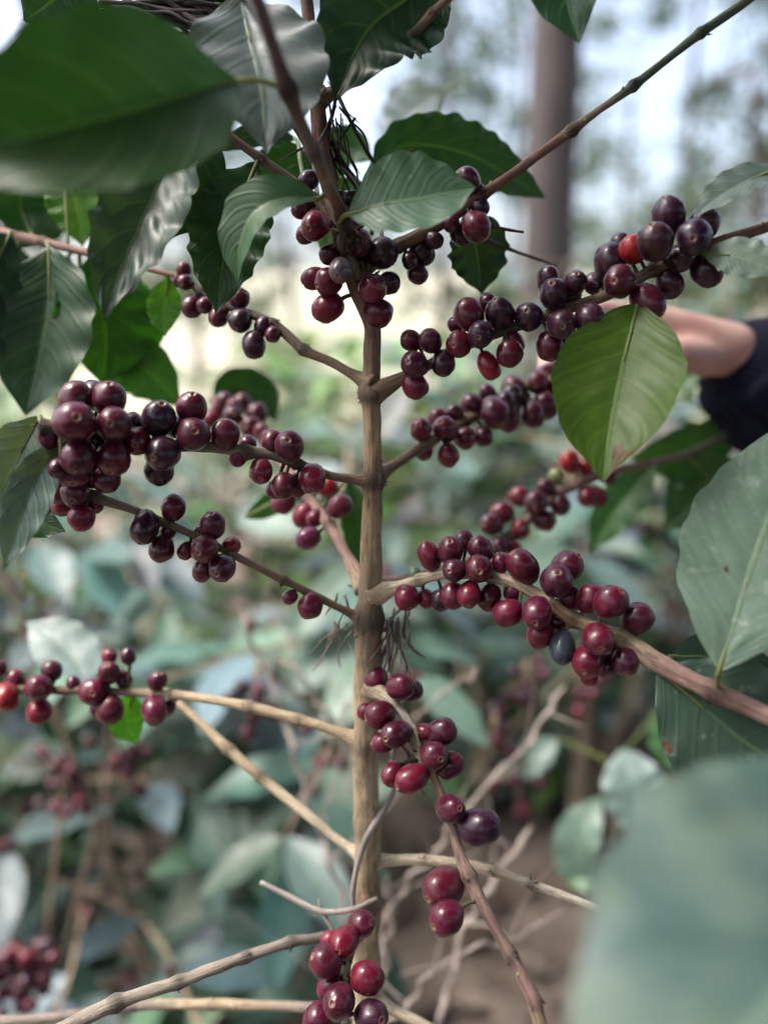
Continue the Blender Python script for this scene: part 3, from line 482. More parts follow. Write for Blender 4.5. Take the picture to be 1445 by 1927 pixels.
pl('top_left', [(300, -50, .375), (320, -20, .375), (350, 10, .375), (395, 44, .376)], 90, col=DK, roll=10, fold=.2, pet=(330, -20, .36), seed=29)
pl('top_left', [(400, -90, .42), (430, -50, .42), (450, -10, .42), (470, 42, .42)], 110, col=(.03, .09, .015), roll=-10, fold=.2, pet=(390, 15, .362), seed=30)
pl('left_up', [(590, 300, .43), (555, 310, .43), (520, 340, .43), (490, 395, .43)], 110, col=(.016, .07, .014), roll=10, fold=.1, pet=(600, 380, .379), seed=31)
pl('left_up', [(560, 262, .41), (500, 252, .41), (450, 262, .41), (395, 285, .41)], 42, col=DK, roll=0, fold=.1, pet=(575, 358, .378), seed=32)
pl('front_twig', [(700, 380, .42), (650, 360, .425), (620, 420, .43), (630, 520, .43)], 60, col=(.03, .10, .015), roll=0, fold=.1, pet=(660, 440, .38), seed=33)
pl('left_back', [(400, 752, .535), (435, 728, .54), (485, 740, .545), (522, 795, .55)], 80, col=(.012, .055, .014), roll=5, fold=.2, pet=(398, 752, .53), seed=34)
pl('left_back', [(655, 900, .47), (668, 960, .47), (680, 1020, .475), (672, 1090, .48)], 64, col=(.018, .07, .012), roll=5, fold=.1, pet=(600, 960, .447), seed=35)
pl('left_back', [(460, 975, .5), (500, 955, .5), (540, 930, .5), (575, 945, .5)], 45, col=(.03, .11, .012), roll=5, fold=.1, pet=(570, 925, .46), seed=36)
pl('left_lower', [(250, 1305, .46), (245, 1330, .463), (240, 1360, .465), (258, 1400, .466)], 72, mat=LEAF_LIT, col=(.05, .17, .01), roll=5, fold=.1, pet=(235, 1302, .445), seed=37)
pl('left_lower', [(165, 1290, .52), (140, 1240, .54), (100, 1200, .55), (50, 1170, .56)], 110, col=(.11, .16, .155), roll=15, fold=.1, pet=(170, 1300, .447), seed=38, quilt=.04, wave=.02)
pl('left_low', [(95, 915, .375), (70, 950, .38), (75, 980, .38), (125, 1000, .38)], 75, col=(.014, .05, .012), roll=0, fold=.1, pet=(100, 900, .357), seed=39)
pl('right_far', [(1235, 868, .58), (1190, 920, .585), (1150, 970, .59), (1110, 1040, .6)], 85, col=(.018, .075, .012), roll=10, fold=.3, pet=(1240, 868, .56), seed=40)
pl('right_far', [(1290, 855, .57), (1330, 900, .58), (1300, 950, .59), (1245, 995, .6)], 130, col=(.016, .07, .012), roll=10, fold=.2, pet=(1290, 855, .57), seed=41)
pl('right_far', [(1400, 800, .6), (1350, 820, .61), (1270, 850, .62), (1180, 862, .63)], 120, col=(.018, .075, .014), roll=-30, fold=.3, pet=(1400, 800, .6), seed=42)
pl('right_far', [(1300, 760, .62), (1270, 720, .64), (1280, 690, .65), (1340, 670, .66)], 110, col=(.018, .08, .010), roll=0, fold=.1, pet=(1370, 818, .59), seed=43)
pl('right_top', [(835, 175, .62), (800, 190, .62), (765, 225, .62), (735, 268, .62)], 120, col=(.26, .31, .38), roll=25, fold=.1, pet=(860, 160, .61), seed=60, quilt=.1)
for k, (q, wd, c_, pt) in enumerate([([(30, 470, .5), (60, 410, .5), (80, 360, .5), (60, 290, .5)], 130, MD, (40, 450, .46)), ([(245, 480, .47), (255, 420, .475), (240, 350, .48), (200, 280, .48)], 120, YG, (225, 492, .43)),
    ([(-30, 440, .5), (0, 520, .5), (30, 620, .5), (20, 720, .5)], 170, MD, (-10, 430, .465)), ([(215, 500, .47), (235, 560, .475), (250, 640, .48), (230, 715, .485)], 120, EMR, (225, 492, .43)),
    ([(130, 480, .46), (110, 540, .47), (120, 600, .475), (150, 690, .48)], 110, MD, (150, 474, .44)), ([(700, 300, .46), (660, 280, .465), (610, 300, .47), (560, 350, .47)], 90, EMR, (710, 330, .44))]):
    pl('left_high' if k < 5 else 'right_top', q, wd, col=c_, roll=(-8, 6, 10, -12, 8, 4)[k], fold=.15, pet=pt if k < 5 else (720, 450, .39), seed=70 + k, mat=LEAF_LIT if k in (1, 3) else None)
# dried threads hanging at the upper node, and by the stem lower down
def threads(name, par, starts, seed, col, n_=7, size=.0006, length=(.02, .05), dirn=(0, 0, -1), spread=.5):
    m = MB(); rn = random.Random(seed)
    for s in starts:
        for _ in range(n_):
            c0 = P(*s) + Vector((rn.gauss(0, .003), rn.gauss(0, .003), rn.gauss(0, .003))); L = rn.uniform(*length); d = (Vector(dirn) + Vector((rn.gauss(0, spread), rn.gauss(0, spread * .5), rn.gauss(0, .2)))).normalized()
            q = [c0]
            for k in range(4): d = (d + Vector((rn.gauss(0, .28), rn.gauss(0, .2), rn.gauss(0, .1)))).normalized(); q.append(q[-1] + d * L / 4)
            tube(m, q, [size * rn.uniform(.8, 1.6)] * 4 + [size * .4], col, n=6, step=.002, rough=.3)
    o = m.build(name, BARK, par); return o
threads('dried_stalks', plant, [(612, 190, .372), (620, 230, .374), (640, 215, .376), (628, 300, .378)], 5, (.05, .04, .04, 1), n_=5, size=.0004, length=(.025, .05))
threads('dried_stalks', plant, [(765, 1150, .405), (730, 1165, .408), (745, 1170, .41)], 6, (.22, .18, .16, 1), n_=6, size=.0005, length=(.02, .04), spread=.2)
threads('dried_stalks', plant, [(650, 1120, .41), (640, 1160, .415), (655, 1180, .41), (630, 1180, .42)], 8, (.26, .21, .19, 1), n_=5, size=.0004, length=(.01, .026), spread=.4)
threads('dried_stalks', plant, [(765, 1415, .392), (775, 1425, .39)], 9, (.16, .14, .12, 1), n_=5, size=.0006, length=(.012, .02), spread=.3)
threads('dried_needles', plant, [(200, 25, .366), (250, 12, .366), (300, 10, .366)], 10, (.035, .025, .025, 1), n_=12, size=.0007, length=(.03, .05), dirn=(1, 0, -.15), spread=.12)
# the fine dead twigs by the stem
for q in ([(635, 175, .375, 8), (665, 240, .38, 7), (700, 300, .39, 7), (728, 325, .4, 5)], [(625, 265, .378, 9), (650, 320, .38, 12), (680, 360, .385, 14), (700, 400, .39, 10)], [(880, 420, .38, 8), (930, 428, .38, 6), (985, 437, .38, 4)], [(890, 440, .39, 8), (950, 466, .41, 7), (1045, 500, .44, 5)], [(620, 110, .374, 6), (632, 180, .376, 6), (618, 260, .378, 8), (632, 340, .38, 12)]):
    m = MB(); tube(m, [P(a, b, d) for a, b, d, _ in q], [wd * d / FPX / 2 for _, _, d, wd in q], (.06, .045, .04, 1), n=8, rough=.25); m.build('dead_twig', BARK, plant)
# silvery climbing stem that leans on the trunk
vine = thing('climbing_vine', 'thin silvery grey vine crossing the lower trunk of the coffee plant', 'vine', P(672, 1760, .415))
m = MB()
for q in ([(735, 1430, .43, 10), (742, 1480, .428, 16), (718, 1530, .42, 20), (690, 1575, .412, 20), (672, 1630, .408, 17), (664, 1690, .408, 16), (672, 1730, .41, 8)], [(490, 1660, .425, 14), (550, 1690, .42, 18), (605, 1715, .412, 18), (660, 1712, .408, 17), (710, 1690, .405, 12)], [(600, 1690, .414, 6), (606, 1716, .412, 12), (630, 1755, .41, 14), (632, 1775, .41, 10)], [(725, 1170, .43, 14), (728, 1200, .432, 20), (733, 1250, .434, 20), (738, 1310, .436, 12), (740, 1430, .436, 12)]):
    tube(m, [P(a, b, d) for a, b, d, _ in q], [wd * d / FPX / 2 * .62 for _, _, d, wd in q], (.34, .30, .27, 1), n=10, rough=.12)
m.build('vine_stem', BARK, vine)

# ================================================================== BARE BUSH BEHIND THE STEM
def sticks(name, label, cat, paths, col, loc, par_name='twig', group=None):
    t = thing(name, label, cat, loc, group); 
    for q in paths:
        m = MB(); rq = random.Random(q[0][0]); cs = catmull([(a, b, d * 1000, wd) for a, b, d, wd in q], 4 * len(q))
        w3 = [P(a + rq.gauss(0, 5), b + rq.gauss(0, 5), d / 1000 + rq.gauss(0, .004)) for a, b, d, _ in cs]; rr = [wd * d / 1000 / FPX / 2 * .46 * (1 - .35 * (k % 3 == 0)) for k, (_, _, d, wd) in enumerate(cs)]
        rr[0] *= .3; rr = [r_ * .85 for r_ in rr]
        tube(m, w3, rr, col, n=8, rough=.15, step=.008)
        for k in range(2, len(w3) - 2, 3):
            e = w3[k] + Vector((rq.gauss(0, .05), rq.gauss(0, .03), abs(rq.gauss(0, .05)) + .02)); tube(m, [w3[k], w3[k].lerp(e, .5) + Vector((rq.gauss(0, .006), 0, rq.gauss(0, .006))), e], [rr[k] * .5, rr[k] * .35, rr[k] * .15], col, n=6, rough=.15, step=.008)
        m.build(par_name, BARK, t)
    return t
def drop(x, y, d): p = P(x, y, d); return (p.x, p.y, ground_h(p.x, p.y))
sticks('bare_bush', 'leafless pale grey bush right of the stem, behind the low branches', 'bare bush',
 [[(1065, 1290, 0.670, 28), (980, 1410, 0.667, 26), (900, 1500, 0.664, 24), (830, 1580, 0.663, 22), (760, 1680, 0.661, 20), (720, 1760, 0.661, 20), (715, 1950, 0.663, 22)],
  [(700, 1430, 0.670, 10), (820, 1320, 0.673, 16), (900, 1260, 0.677, 18)], [(1000, 1560, 0.677, 34), (930, 1660, 0.676, 34), (870, 1760, 0.674, 36), (830, 1927, 0.674, 36)],
  [(1065, 1712, .62, 16), (950, 1770, .62, 16), (850, 1805, .62, 18), (760, 1890, .62, 18), (700, 1990, .64, 18)], [(735, 1640, 0.655, 18), (730, 1760, 0.655, 18), (715, 1860, 0.655, 20)]],
 (.38, .32, .28, 1), drop(800, 1927, .67))
sticks('bare_bush', 'leafless pale grey bush left of the stem, its thin twigs fanning upward', 'bare bush',
 [[(440, 1120, 0.685, 22), (500, 1260, 0.682, 26), (545, 1400, 0.680, 26), (600, 1560, 0.679, 28), (650, 1720, 0.679, 28), (670, 1950, 0.679, 28)], [(520, 1230, 0.693, 16), (600, 1320, 0.690, 20), (650, 1380, 0.688, 20), (690, 1480, 0.685, 20)],
  [(600, 1560, 0.679, 14), (640, 1450, 0.679, 12), (655, 1330, 0.679, 10)], [(0, 1085, .62, 22), (60, 1130, .64, 24), (105, 1165, .66, 20)]],
 (.36, .30, .27, 1), drop(670, 1950, .68))

# ================================================================== COFFEE BUSHES BEHIND
TU, TV = 7, 4
def leaf_template():
    V = []; UVs = []
    for i in range(TU + 1):
        u = i / TU; pr = max(leaf_profile(u, .4), .02)
        for j in range(TV + 1):
            v = 2 * j / TV - 1; V.append((u, v * .21 * pr, abs(v) * .05 * pr - .16 * u * u + .02 * math.sin(u * 17 + v * 2) * abs(v))); UVs.append((u, (v + 1) / 2))
    F = [(i * (TV + 1) + j, i * (TV + 1) + j + 1, (i + 1) * (TV + 1) + j + 1, (i + 1) * (TV + 1) + j) for i in range(TU) for j in range(TV)]
    return np.array(V), F, UVs
LT = leaf_template()
def put_leaf(mb, base, d, up, L, col):
    d = Vector(d).normalized(); up = Vector(up); s = up.cross(d)
    if s.length < .05: s = Vector((1, 0, 0)).cross(d)
    s.normalize(); n = d.cross(s); Mx = np.array([d, s, n])
    mb.add(LT[0] * L @ Mx + np.array(base), LT[1], LT[2], (*col, 1))
def bush(x, y, h, label, seed, pal, nleaf=1.0, spread=.45, L=(.11, .17), fruit=40, lean=(0, 0), bare=0.0, group='coffee bushes growing behind the main plant', clear=None, ztop=None, name='coffee_bush', zlow=.15, bunches=()):
    rn = random.Random(seed); z0 = ground_h(x, y); t = thing(name, label, 'coffee bush', (x, y, z0), group)
    wood, fol, fr = MB(), MB(), MB(); top = Vector((x + lean[0], y + lean[1], z0 + h)); b0 = Vector((x, y, z0 - .02))
    def ok(p):
        if clear is None: return True
        return clear(p)
    for s in range(rn.choice((1, 2, 2))):
        tp = top + Vector((rn.gauss(0, .12), rn.gauss(0, .1), -abs(rn.gauss(0, .1)))); mid = b0.lerp(tp, .5) + Vector((rn.gauss(0, .05), rn.gauss(0, .05), 0))
        bb = b0 + Vector((rn.gauss(0, .03), rn.gauss(0, .03), 0)); q = [bb, mid, tp]
        tube(wood, q, [.013, .009, .004], (.30, .24, .18, 1), n=8, step=.04, rough=.1)
        z = zlow
        while z < 1.0:
            c = bb * (1 - z) ** 2 + mid * 2 * z * (1 - z) + tp * z * z if False else (bb.lerp(mid, z * 2) if z < .5 else mid.lerp(tp, z * 2 - 1))
            a0 = rn.uniform(0, math.pi)
            for sd_ in (0, math.pi):
                if rn.random() < .12: continue
                a = a0 + sd_ + rn.gauss(0, .2); bl = spread * (1.15 - z * .75) * rn.uniform(.6, 1.1); d0 = Vector((math.cos(a), math.sin(a), rn.uniform(.0, .5)))
                pp_ = [c]; d = d0.copy(); nseg = max(3, int(bl / .055))
                for k in range(nseg):
                    pp_.append(pp_[-1] + d.normalized() * bl / nseg); d = d + Vector((rn.gauss(0, .08), rn.gauss(0, .08), -.10))
                if not all(ok(p) for p in pp_): continue
                tube(wood, pp_, [.0035] + [.0028] * (len(pp_) - 2) + [.0015], (.28, .21, .15, 1), n=6, step=.03, rough=.1)
                for k in range(1, len(pp_)):
                    fr_ = k / (len(pp_) - 1); dd = (pp_[k] - pp_[k - 1]).normalized()
                    if rn.random() < nleaf * (.35 + .65 * fr_) * (1 - bare):
                        for sg in (-1, 1):
                            if rn.random() < .1: continue
                            side = dd.cross(Vector((0, 0, 1))).normalized() * sg
                            ld = side * rn.uniform(.7, 1.1) + dd * rn.uniform(.3, .9) + Vector((0, 0, rn.uniform(-.65, .15)))
                            put_leaf(fol, pp_[k], ld, Vector((rn.gauss(0, .3), rn.gauss(0, .3) - .15, 1)), rn.uniform(*L), [cc * rn.uniform(.8, 1.25) for cc in rn.choice(pal)])
                    if rn.random() < fruit / 100 * (1 - abs(fr_ - .5)):
                        for _ in range(rn.randint(3, 7)):
                            o_ = Vector((rn.gauss(0, 1), rn.gauss(0, 1), rn.gauss(0, 1))).normalized() * .011
                            cherry(fr, pp_[k] + o_, .0078, o_, T[rn.choice('nnmmddm')], seg=10, lo=True, seed=rn.randint(0, 999))
            z += rn.uniform(.05, .09) / h * 1.1
    for bx, by, bd, bn in bunches:
        c0 = P(bx, by, bd); wv_ = [c0 + Vector((0, 0, .03)), c0, c0 + Vector((.03, .02, -.05))]
        tube(wood, [b0.lerp(top, .5)] + wv_, [.004, .003, .002, .001], (.28, .21, .15, 1), n=6, step=.03, rough=.1)
        for _ in range(bn):
            o_ = Vector((rn.gauss(0, .016), rn.gauss(0, .014), rn.gauss(0, .024))); cherry(fr, c0 + o_, .0082, o_, T[rn.choice('nmmmd')], seg=12, lo=True, seed=rn.randint(0, 999))
    wood.build('stem', BARK, t)
    if fol.n: fol.build('foliage', LEAF_FAR, t)
    if fr.n: o = fr.build('cherries', CHERRY, t); o['kind'] = 'stuff'
    return t
PG = [(.085, .14, .135), (.06, .11, .10), (.12, .17, .175), (.035, .075, .055), (.07, .12, .095)]
PD = [(.03, .07, .035), (.04, .085, .06), (.07, .12, .11), (.025, .08, .015), (.09, .14, .14)]
PY = [(.09, .17, .05), (.12, .18, .09), (.07, .13, .06), (.13, .18, .13)]
def keep(p):
    q = p - CAM; d = q.dot(FWD)
    if d < .62: return False
    px, py = 722.5 + q.x / d * FPX, 963.5 - q.dot(UP) / d * FPX      # the bare earth between the rows stays open
    return not (820 < px < 1330 and 1230 < py < 2300 and d < 2.1)     # nothing of a neighbour pushes through the plant in front
BUSHES = [
 (-.33, 1.05, 1.22, 'pale blue-green coffee bush directly behind the left branches', PG, 1, .5, 25, {}),
 (.10, 1.15, 1.18, 'pale glaucous coffee bush directly behind the stem', PG, 1, .5, 20, dict(zlow=.3, bunches=[(485, 1300, .8, 10), (610, 1400, .85, 5)])),
 (-.80, 1.30, 1.22, 'dark coffee bush at the left edge behind the low left branches', PD, 1, .5, 60, {}),
 (-.10, 1.65, 1.30, 'coffee bush with loose pale leaves, second row behind the stem', PG, 1, .6, 20, {}),
 (-.62, 1.75, 1.32, 'coffee bush with pale drooping leaves, second row at the left', PG, 1, .6, 20, {}),
 (.62, 1.35, 1.12, 'coffee bush behind the person\'s sleeve and the burnt leaf', PD, 1, .5, 30, dict(zlow=.5)),
 (.42, 1.60, 1.22, 'pale coffee bush behind the cherries the hand is picking', PG, 1, .5, 20, dict(zlow=.5)),
 (-.20, .92, .58, 'low bluish coffee bush at the bottom left, below the bare grey branch', PG, 1, .42, 50, {}),
 (-.50, .88, .66, 'low coffee bush with purple fruit in the bottom left corner', PG, 1, .38, 80, dict(bunches=[(45, 1830, .80, 34), (130, 1480, .95, 20), (230, 1420, .95, 20)])),
 (.20, 1.70, .62, 'low thin coffee bush on bare soil right of the stem', PD, .4, .3, 60, dict(bunches=[(990, 1285, .95, 14), (930, 1385, .9, 8), (975, 1510, 1.0, 8), (1090, 1290, 1.0, 8)])),
 (.55, 1.95, .75, 'small coffee bush with red fruit between the soil and the large right leaf', PG, .7, .45, 60, {}),
 (-1.15, 2.2, 1.5, 'tall coffee bush far left behind the hanging leaves', PY, 1, .6, 15, {}),
 (-.55, 2.7, 1.40, 'yellow-green coffee bush in the third row, left of the stem', PY, 1, .6, 15, {}),
 (.10, 2.5, 1.34, 'coffee bush in the third row, just behind the stem', PY, 1, .65, 10, {}),
 (.60, 2.6, 1.45, 'coffee bush in the third row, right of the stem', PG, 1, .65, 10, {}),
 (1.05, 2.3, 1.58, 'tall pale coffee bush at the right edge above the wrist', PG, 1, .65, 15, {}),
 (.85, 3.6, 1.80, 'dark coffee bush at the foot of the shade tree trunk', PG, 1, .8, 10, {}),
 (1.9, 3.9, 2.0, 'large coffee bush at the far right below the shade tree crowns', PG, 1, .8, 8, {}),
 (-1.9, 4.0, 1.7, 'large coffee bush at the far left edge of the plantation', PY, 1, .8, 8, {}),
 (-.6, 4.4, 1.45, 'distant coffee bush in front of the sunlit hillside, left', PY, 1, .8, 5, {}),
 (.3, 5.2, 1.45, 'distant coffee bush in front of the sunlit hillside, centre', PG, 1, .8, 5, {}),
]
for i, (x, y, h, lab, pal, nl, sp, fr, kw) in enumerate(BUSHES):
    bush(x, y, h, lab, 100 + i * 7, pal, nleaf=nl, spread=sp, fruit=fr, clear=keep, **kw)
# neighbour on the right that carries two pale leaves in view
nb = thing('coffee_seedling', 'short coffee seedling with pale ribbed leaves beside the large blurred leaf', 'coffee seedling', drop(1180, 1900, .9))
m = MB(); g0 = Vector(drop(1180, 1900, .9)); tube(m, [g0, P(1200, 1800, .88), P(1160, 1620, .84), P(1160, 1430, .80)], [.006, .004, .003, .002], (.3, .25, .2, 1), n=8, step=.01); m.build('stem', BARK, nb)
pl(nb, [(1168, 1408, .8), (1185, 1460, .78), (1205, 1520, .77), (1228, 1595, .76)], 122, col=(.12, .18, .17), roll=5, fold=.2, pet=(1160, 1430, .8), seed=51, quilt=.12, nu=30, nv=12)
pl(nb, [(1130, 1500, .84), (1095, 1560, .83), (1085, 1620, .83), (1120, 1700, .83)], 90, col=(.10, .16, .13), roll=15, fold=.2, pet=(1160, 1490, .81), seed=52, nu=30, nv=12)
pl(nb, [(1150, 1640, .84), (1110, 1650, .83), (1080, 1655, .83), (1065, 1640, .83)], 55, col=(.12, .2, .12), roll=15, fold=.2, pet=(1160, 1620, .84), seed=53, nu=30, nv=12)
pl(nb, [(1050, 1390, .92), (1010, 1420, .92), (980, 1445, .92), (945, 1450, .92)], 62, col=(.12, .18, .16), roll=15, fold=.2, pet=(1160, 1440, .8), seed=54, nu=30, nv=12)
pl(nb, [(1240, 1330, .86), (1260, 1380, .86), (1290, 1420, .86), (1330, 1440, .86)], 90, col=(.08, .19, .08), roll=0, fold=.1, pet=(1160, 1435, .8), seed=55, nu=30, nv=12)

# ================================================================== LITTER ON THE GROUND
lit = MB(); rn = random.Random(12)
for _ in range(2600):
    y = rn.uniform(.4, 6) ** 1.0; x = rn.uniform(-1.0, 1.0) * (1 + y * .7); z = ground_h(x, y) + rn.uniform(.004, .03); a = rn.uniform(0, 6.28)
    s = rn.uniform(.5, 1.4); c = rn.choice([(.17, .12, .085), (.12, .08, .055), (.22, .165, .12), (.25, .20, .165), (.08, .055, .045)])
    put_leaf(lit, (x, y, z), (math.cos(a), math.sin(a), rn.gauss(0, .25)), (rn.gauss(0, .5), rn.gauss(0, .5), 1), .10 * s, c)
LIT = plain("dead_leaf", (.16, .115, .08), (.24, .18, .135), 25, rough=.8)
def lit_mat():
    m, t, out = M("litter"); at = N(t, 'Attribute'); at.attribute_name = "col"; tc = N(t, 'TexCoord'); n1 = noise(t, tc.outputs['Object'], 60, 4)
    b = mixc(t, ramp(t, n1, .4, .6), mixc(t, 1.0, at.outputs[0], (.55, .5, .5), 'MULTIPLY'), at.outputs[0]); p = N(t, 'BsdfPrincipled', Roughness=.7); t.links.new(b, p.inputs['Base Color']); t.links.new(p.outputs[0], out.inputs[0]); return m
o = lit.build('leaf_litter', lit_mat()); o['kind'] = 'stuff'

# ================================================================== SHADE TREES
TB = bark_mat("bark_tree", dark=.6, stretch=.02)
def crown_leaf(fol, p, s, rn, col):
    d = Vector((rn.gauss(0, 1), rn.gauss(0, 1), rn.gauss(0, .6))).normalized(); u = d.orthogonal().normalized(); u.rotate(Matrix.Rotation(rn.uniform(0, 6.28), 3, d)); v = d.cross(u)
    q = [p - u * s, p - v * s * .42 + d * s * .1, p + u * s, p + v * s * .42 + d * s * .1]
    k = rn.uniform(.6, 1.4); fol.add([tuple(a) for a in q], [(0, 1, 2, 3)], [(0, .5), (.5, 0), (1, .5), (.5, 1)], (col[0] * k, col[1] * k, col[2] * k, 1))
def tree(x, y, r0, H, label, seed, limbs, clumps, ls=.1, cr=1.0, zc=(.45, 1), col=(.04, .075, .035), per=60, bark=(.075, .062, .060, 1), cat='tree', lean=0, group='shade trees over the plantation', band=None, nm='shade_tree'):
    rn = random.Random(seed); z0 = -.3 + (max(0, y - 22) * .085 if y > 22 else 0); t = thing(nm, label, cat, (x, y, z0), group); w_, f_ = MB(), MB()
    top = Vector((x + lean, y, z0 + H)); b0 = Vector((x, y, z0 - .3))
    tube(w_, [b0, b0.lerp(top, .25), b0.lerp(top, .6) + Vector((rn.gauss(0, .1), 0, 0)), top], [r0 * 1.2, r0, r0 * .8, r0 * .3], bark, n=18, step=.15, rough=.05)
    w_.build('trunk', TB, t)
    for k in range(limbs):
        f = rn.uniform(*zc); c = b0.lerp(top, f); a = rn.uniform(0, 6.28); bl = cr * rn.uniform(.6, 1.2)
        e = c + Vector((math.cos(a) * bl, math.sin(a) * bl, bl * rn.uniform(-.1, .7))); m_ = c.lerp(e, .5) + Vector((rn.gauss(0, .1), rn.gauss(0, .1), .1 * bl)); m_ = m_
        w_ = MB(); tube(w_, [c, m_, e], [r0 * .3, r0 * .18, r0 * .05], bark, n=7, step=.2, rough=.08); w_.build('limb', TB, t)
        for c_ in range(clumps):
            g = m_.lerp(e, rn.uniform(0, 1.15)) + Vector((rn.gauss(0, .28), rn.gauss(0, .28), rn.gauss(0, .2))) * bl * .55; sg = rn.uniform(.12, .3) * (bl * .5)
            for _ in range(int(per * rn.uniform(.5, 1.3))):
                crown_leaf(f_, g + Vector((rn.gauss(0, sg), rn.gauss(0, sg), rn.gauss(0, sg * .7))), ls * rn.uniform(.6, 1.3), rn, col)
    f_.build('crown', LEAF_FAR2, t); return t
LEAF_FAR2 = leaf_mat("leaf_tree", veins=False, rough=.5)
tx = lambda px, y: (px - 722.5) / FPX * y * 1.0
tree(1.13, 5.0, .165, 9, 'straight grey-brown shade tree trunk right of centre, close behind the bushes', 1, 8, 5, cr=1.6, zc=(.55, 1), ls=.05, per=50, lean=-.46)
tree(tx(1350, 9), 9, .12, 4.4, 'small leafy tree with a blurred round crown above the dark cherries', 2, 12, 6, cr=1.1, zc=(.42, 1), ls=.055, per=45, col=(.05, .075, .04))
tree(tx(830, 16), 16, .10, 9, 'thin-crowned tree against the sky, above the cluster of cherries', 3, 13, 5, cr=2.2, zc=(.2, 1), ls=.10, per=40)
tree(tx(1250, 18), 18, .10, 11, 'airy tree behind the long bare branch at upper right', 4, 16, 5, cr=2.6, zc=(.15, 1), ls=.10, per=40)
tree(tx(560, 13), 13, .06, 7, 'slender tree seen between the upper leaves left of the stem', 5, 10, 5, cr=1.6, zc=(.2, 1), ls=.09, per=40)
tree(tx(120, 10), 10, .10, 8, 'dark leafy tree behind the large foreground leaf', 6, 14, 6, cr=2.0, zc=(.2, 1), ls=.09, per=50)
tree(tx(1500, 14), 14, .12, 9, 'broad tree at the upper right edge of the plantation', 7, 16, 6, cr=2.4, zc=(.2, 1), ls=.09, per=50)
tree(tx(950, 26), 26, .12, 12, 'far pale tree on the hillside just left of the grey trunk', 8, 14, 5, cr=3.5, zc=(.1, .9), ls=.16, per=40)
tree(tx(1150, 30), 30, .12, 11, 'far pale tree on the hillside just right of the grey trunk', 9, 14, 5, cr=3.6, zc=(.1, .9), ls=.17, per=40)
tree(tx(380, 24), 24, .12, 10, 'far tree on the hillside at the left', 10, 14, 5, cr=3.2, zc=(.1, .9), ls=.15, per=40)

tree(.3, -2.6, .2, 6.5, 'added unseen broad tree behind the camera, its crown blocking skylight', 21, 30, 9, cr=2.6, zc=(.38, 1), ls=.16, per=60, lean=.2)  # added out of frame to block skylight and shade the plant
tree(2.6, .2, .16, 6.0, 'added tree out of view to the right, its crown screening off the sky', 22, 22, 8, cr=1.9, zc=(.5, 1), ls=.15, per=50, lean=-.3)  # unseen tree, added to screen the sky on the right
bush(-.75, -.75, 1.95, 'added unseen coffee bush behind the camera, left, cutting frontal light', 301, PD, 1, .55, fruit=5)  # unseen bush, added to hold back low light from behind the camera
bush(.85, -.65, 1.95, 'added unseen coffee bush behind the camera, right, cutting frontal light', 302, PD, 1, .55, fruit=5)  # its added counterpart, also unseen, dimming the front light
# ================================================================== THE PERSON REACHING IN FROM THE RIGHT
def capsule(mb, a, b, ra, rb, n=14, k=5):
    a, b = Vector(a), Vector(b); ax = (b - a); L = ax.length
    if L < 1e-6: ax = Vector((0, 0, 1)); L = 1e-6
    ax.normalize(); u = ax.orthogonal().normalized(); v = ax.cross(u); V = []; rows = []
    for i in range(k + 1): t = math.pi / 2 * (1 - i / k); rows.append((-math.sin(t) * ra, math.cos(t) * ra))
    for i in range(k + 1): t = math.pi / 2 * (i / k); rows.append((L + math.sin(t) * rb, math.cos(t) * rb))
    for z, r in rows:
        for j in range(n): th = 2 * math.pi * j / n; V.append(tuple(a + ax * z + (u * math.cos(th) + v * math.sin(th)) * max(r, 1e-5)))
    F = [(i * n + j, i * n + (j + 1) % n, (i + 1) * n + (j + 1) % n, (i + 1) * n + j) for i in range(len(rows) - 1) for j in range(n)]
    F.append(tuple(range(n))[::-1]); F.append(tuple((len(rows) - 1) * n + j for j in range(n)))
    mb.add(V, F, [(0, 0)] * len(V), (1, 1, 1, 1))
def ellip(mb, c, s, n=20):
    c = Vector(c); V = []; 
    for i in range(n // 2 + 1):
        t = math.pi * i / (n // 2)
        for j in range(n): th = 2 * math.pi * j / n; V.append((c.x + s[0] * max(math.sin(t), 1e-4) * math.cos(th), c.y + s[1] * max(math.sin(t), 1e-4) * math.sin(th), c.z + s[2] * math.cos(t)))
    F = [(i * n + j, (i + 1) * n + j, (i + 1) * n + (j + 1) % n, i * n + (j + 1) % n) for i in range(n // 2) for j in range(n)]
    F.append(tuple(range(n))); F.append(tuple((n // 2) * n + j for j in range(n))[::-1])
    mb.add(V, F, [(0, 0)] * len(V), (1, 1, 1, 1))
def fuse(mb, name, mat, parent, vox, sm=6):
    o = mb.build(name, mat, parent); r = o.modifiers.new("r", 'REMESH'); r.mode = 'VOXEL'; r.voxel_size = vox; r.use_smooth_shade = True
    s = o.modifiers.new("s", 'SMOOTH'); s.iterations = sm; s.factor = .5
    dg = bpy.context.evaluated_depsgraph_get(); me = bpy.data.meshes.new_from_object(o.evaluated_get(dg)); o.modifiers.clear(); o.data = me
    me.materials.clear(); me.materials.append(mat); return o
def skin_mat():
    m, t, out = M("skin"); tc = N(t, 'TexCoord'); n1 = noise(t, tc.outputs['Object'], 40, 4); n2 = noise(t, tc.outputs['Object'], 400, 3)
    b = mixc(t, ramp(t, n1, .35, .65), (.60, .39, .33), (.52, .28, .24)); p = N(t, 'BsdfPrincipled', Roughness=.5); t.links.new(b, p.inputs['Base Color'])
    p.inputs['Subsurface Weight'].default_value = .2; p.inputs['Subsurface Radius'].default_value = (.012, .004, .002); p.inputs['Subsurface Scale'].default_value = 1.0
    t.links.new(bump(t, n2, .25, .0006), p.inputs['Normal']); t.links.new(p.outputs[0], out.inputs[0]); return m
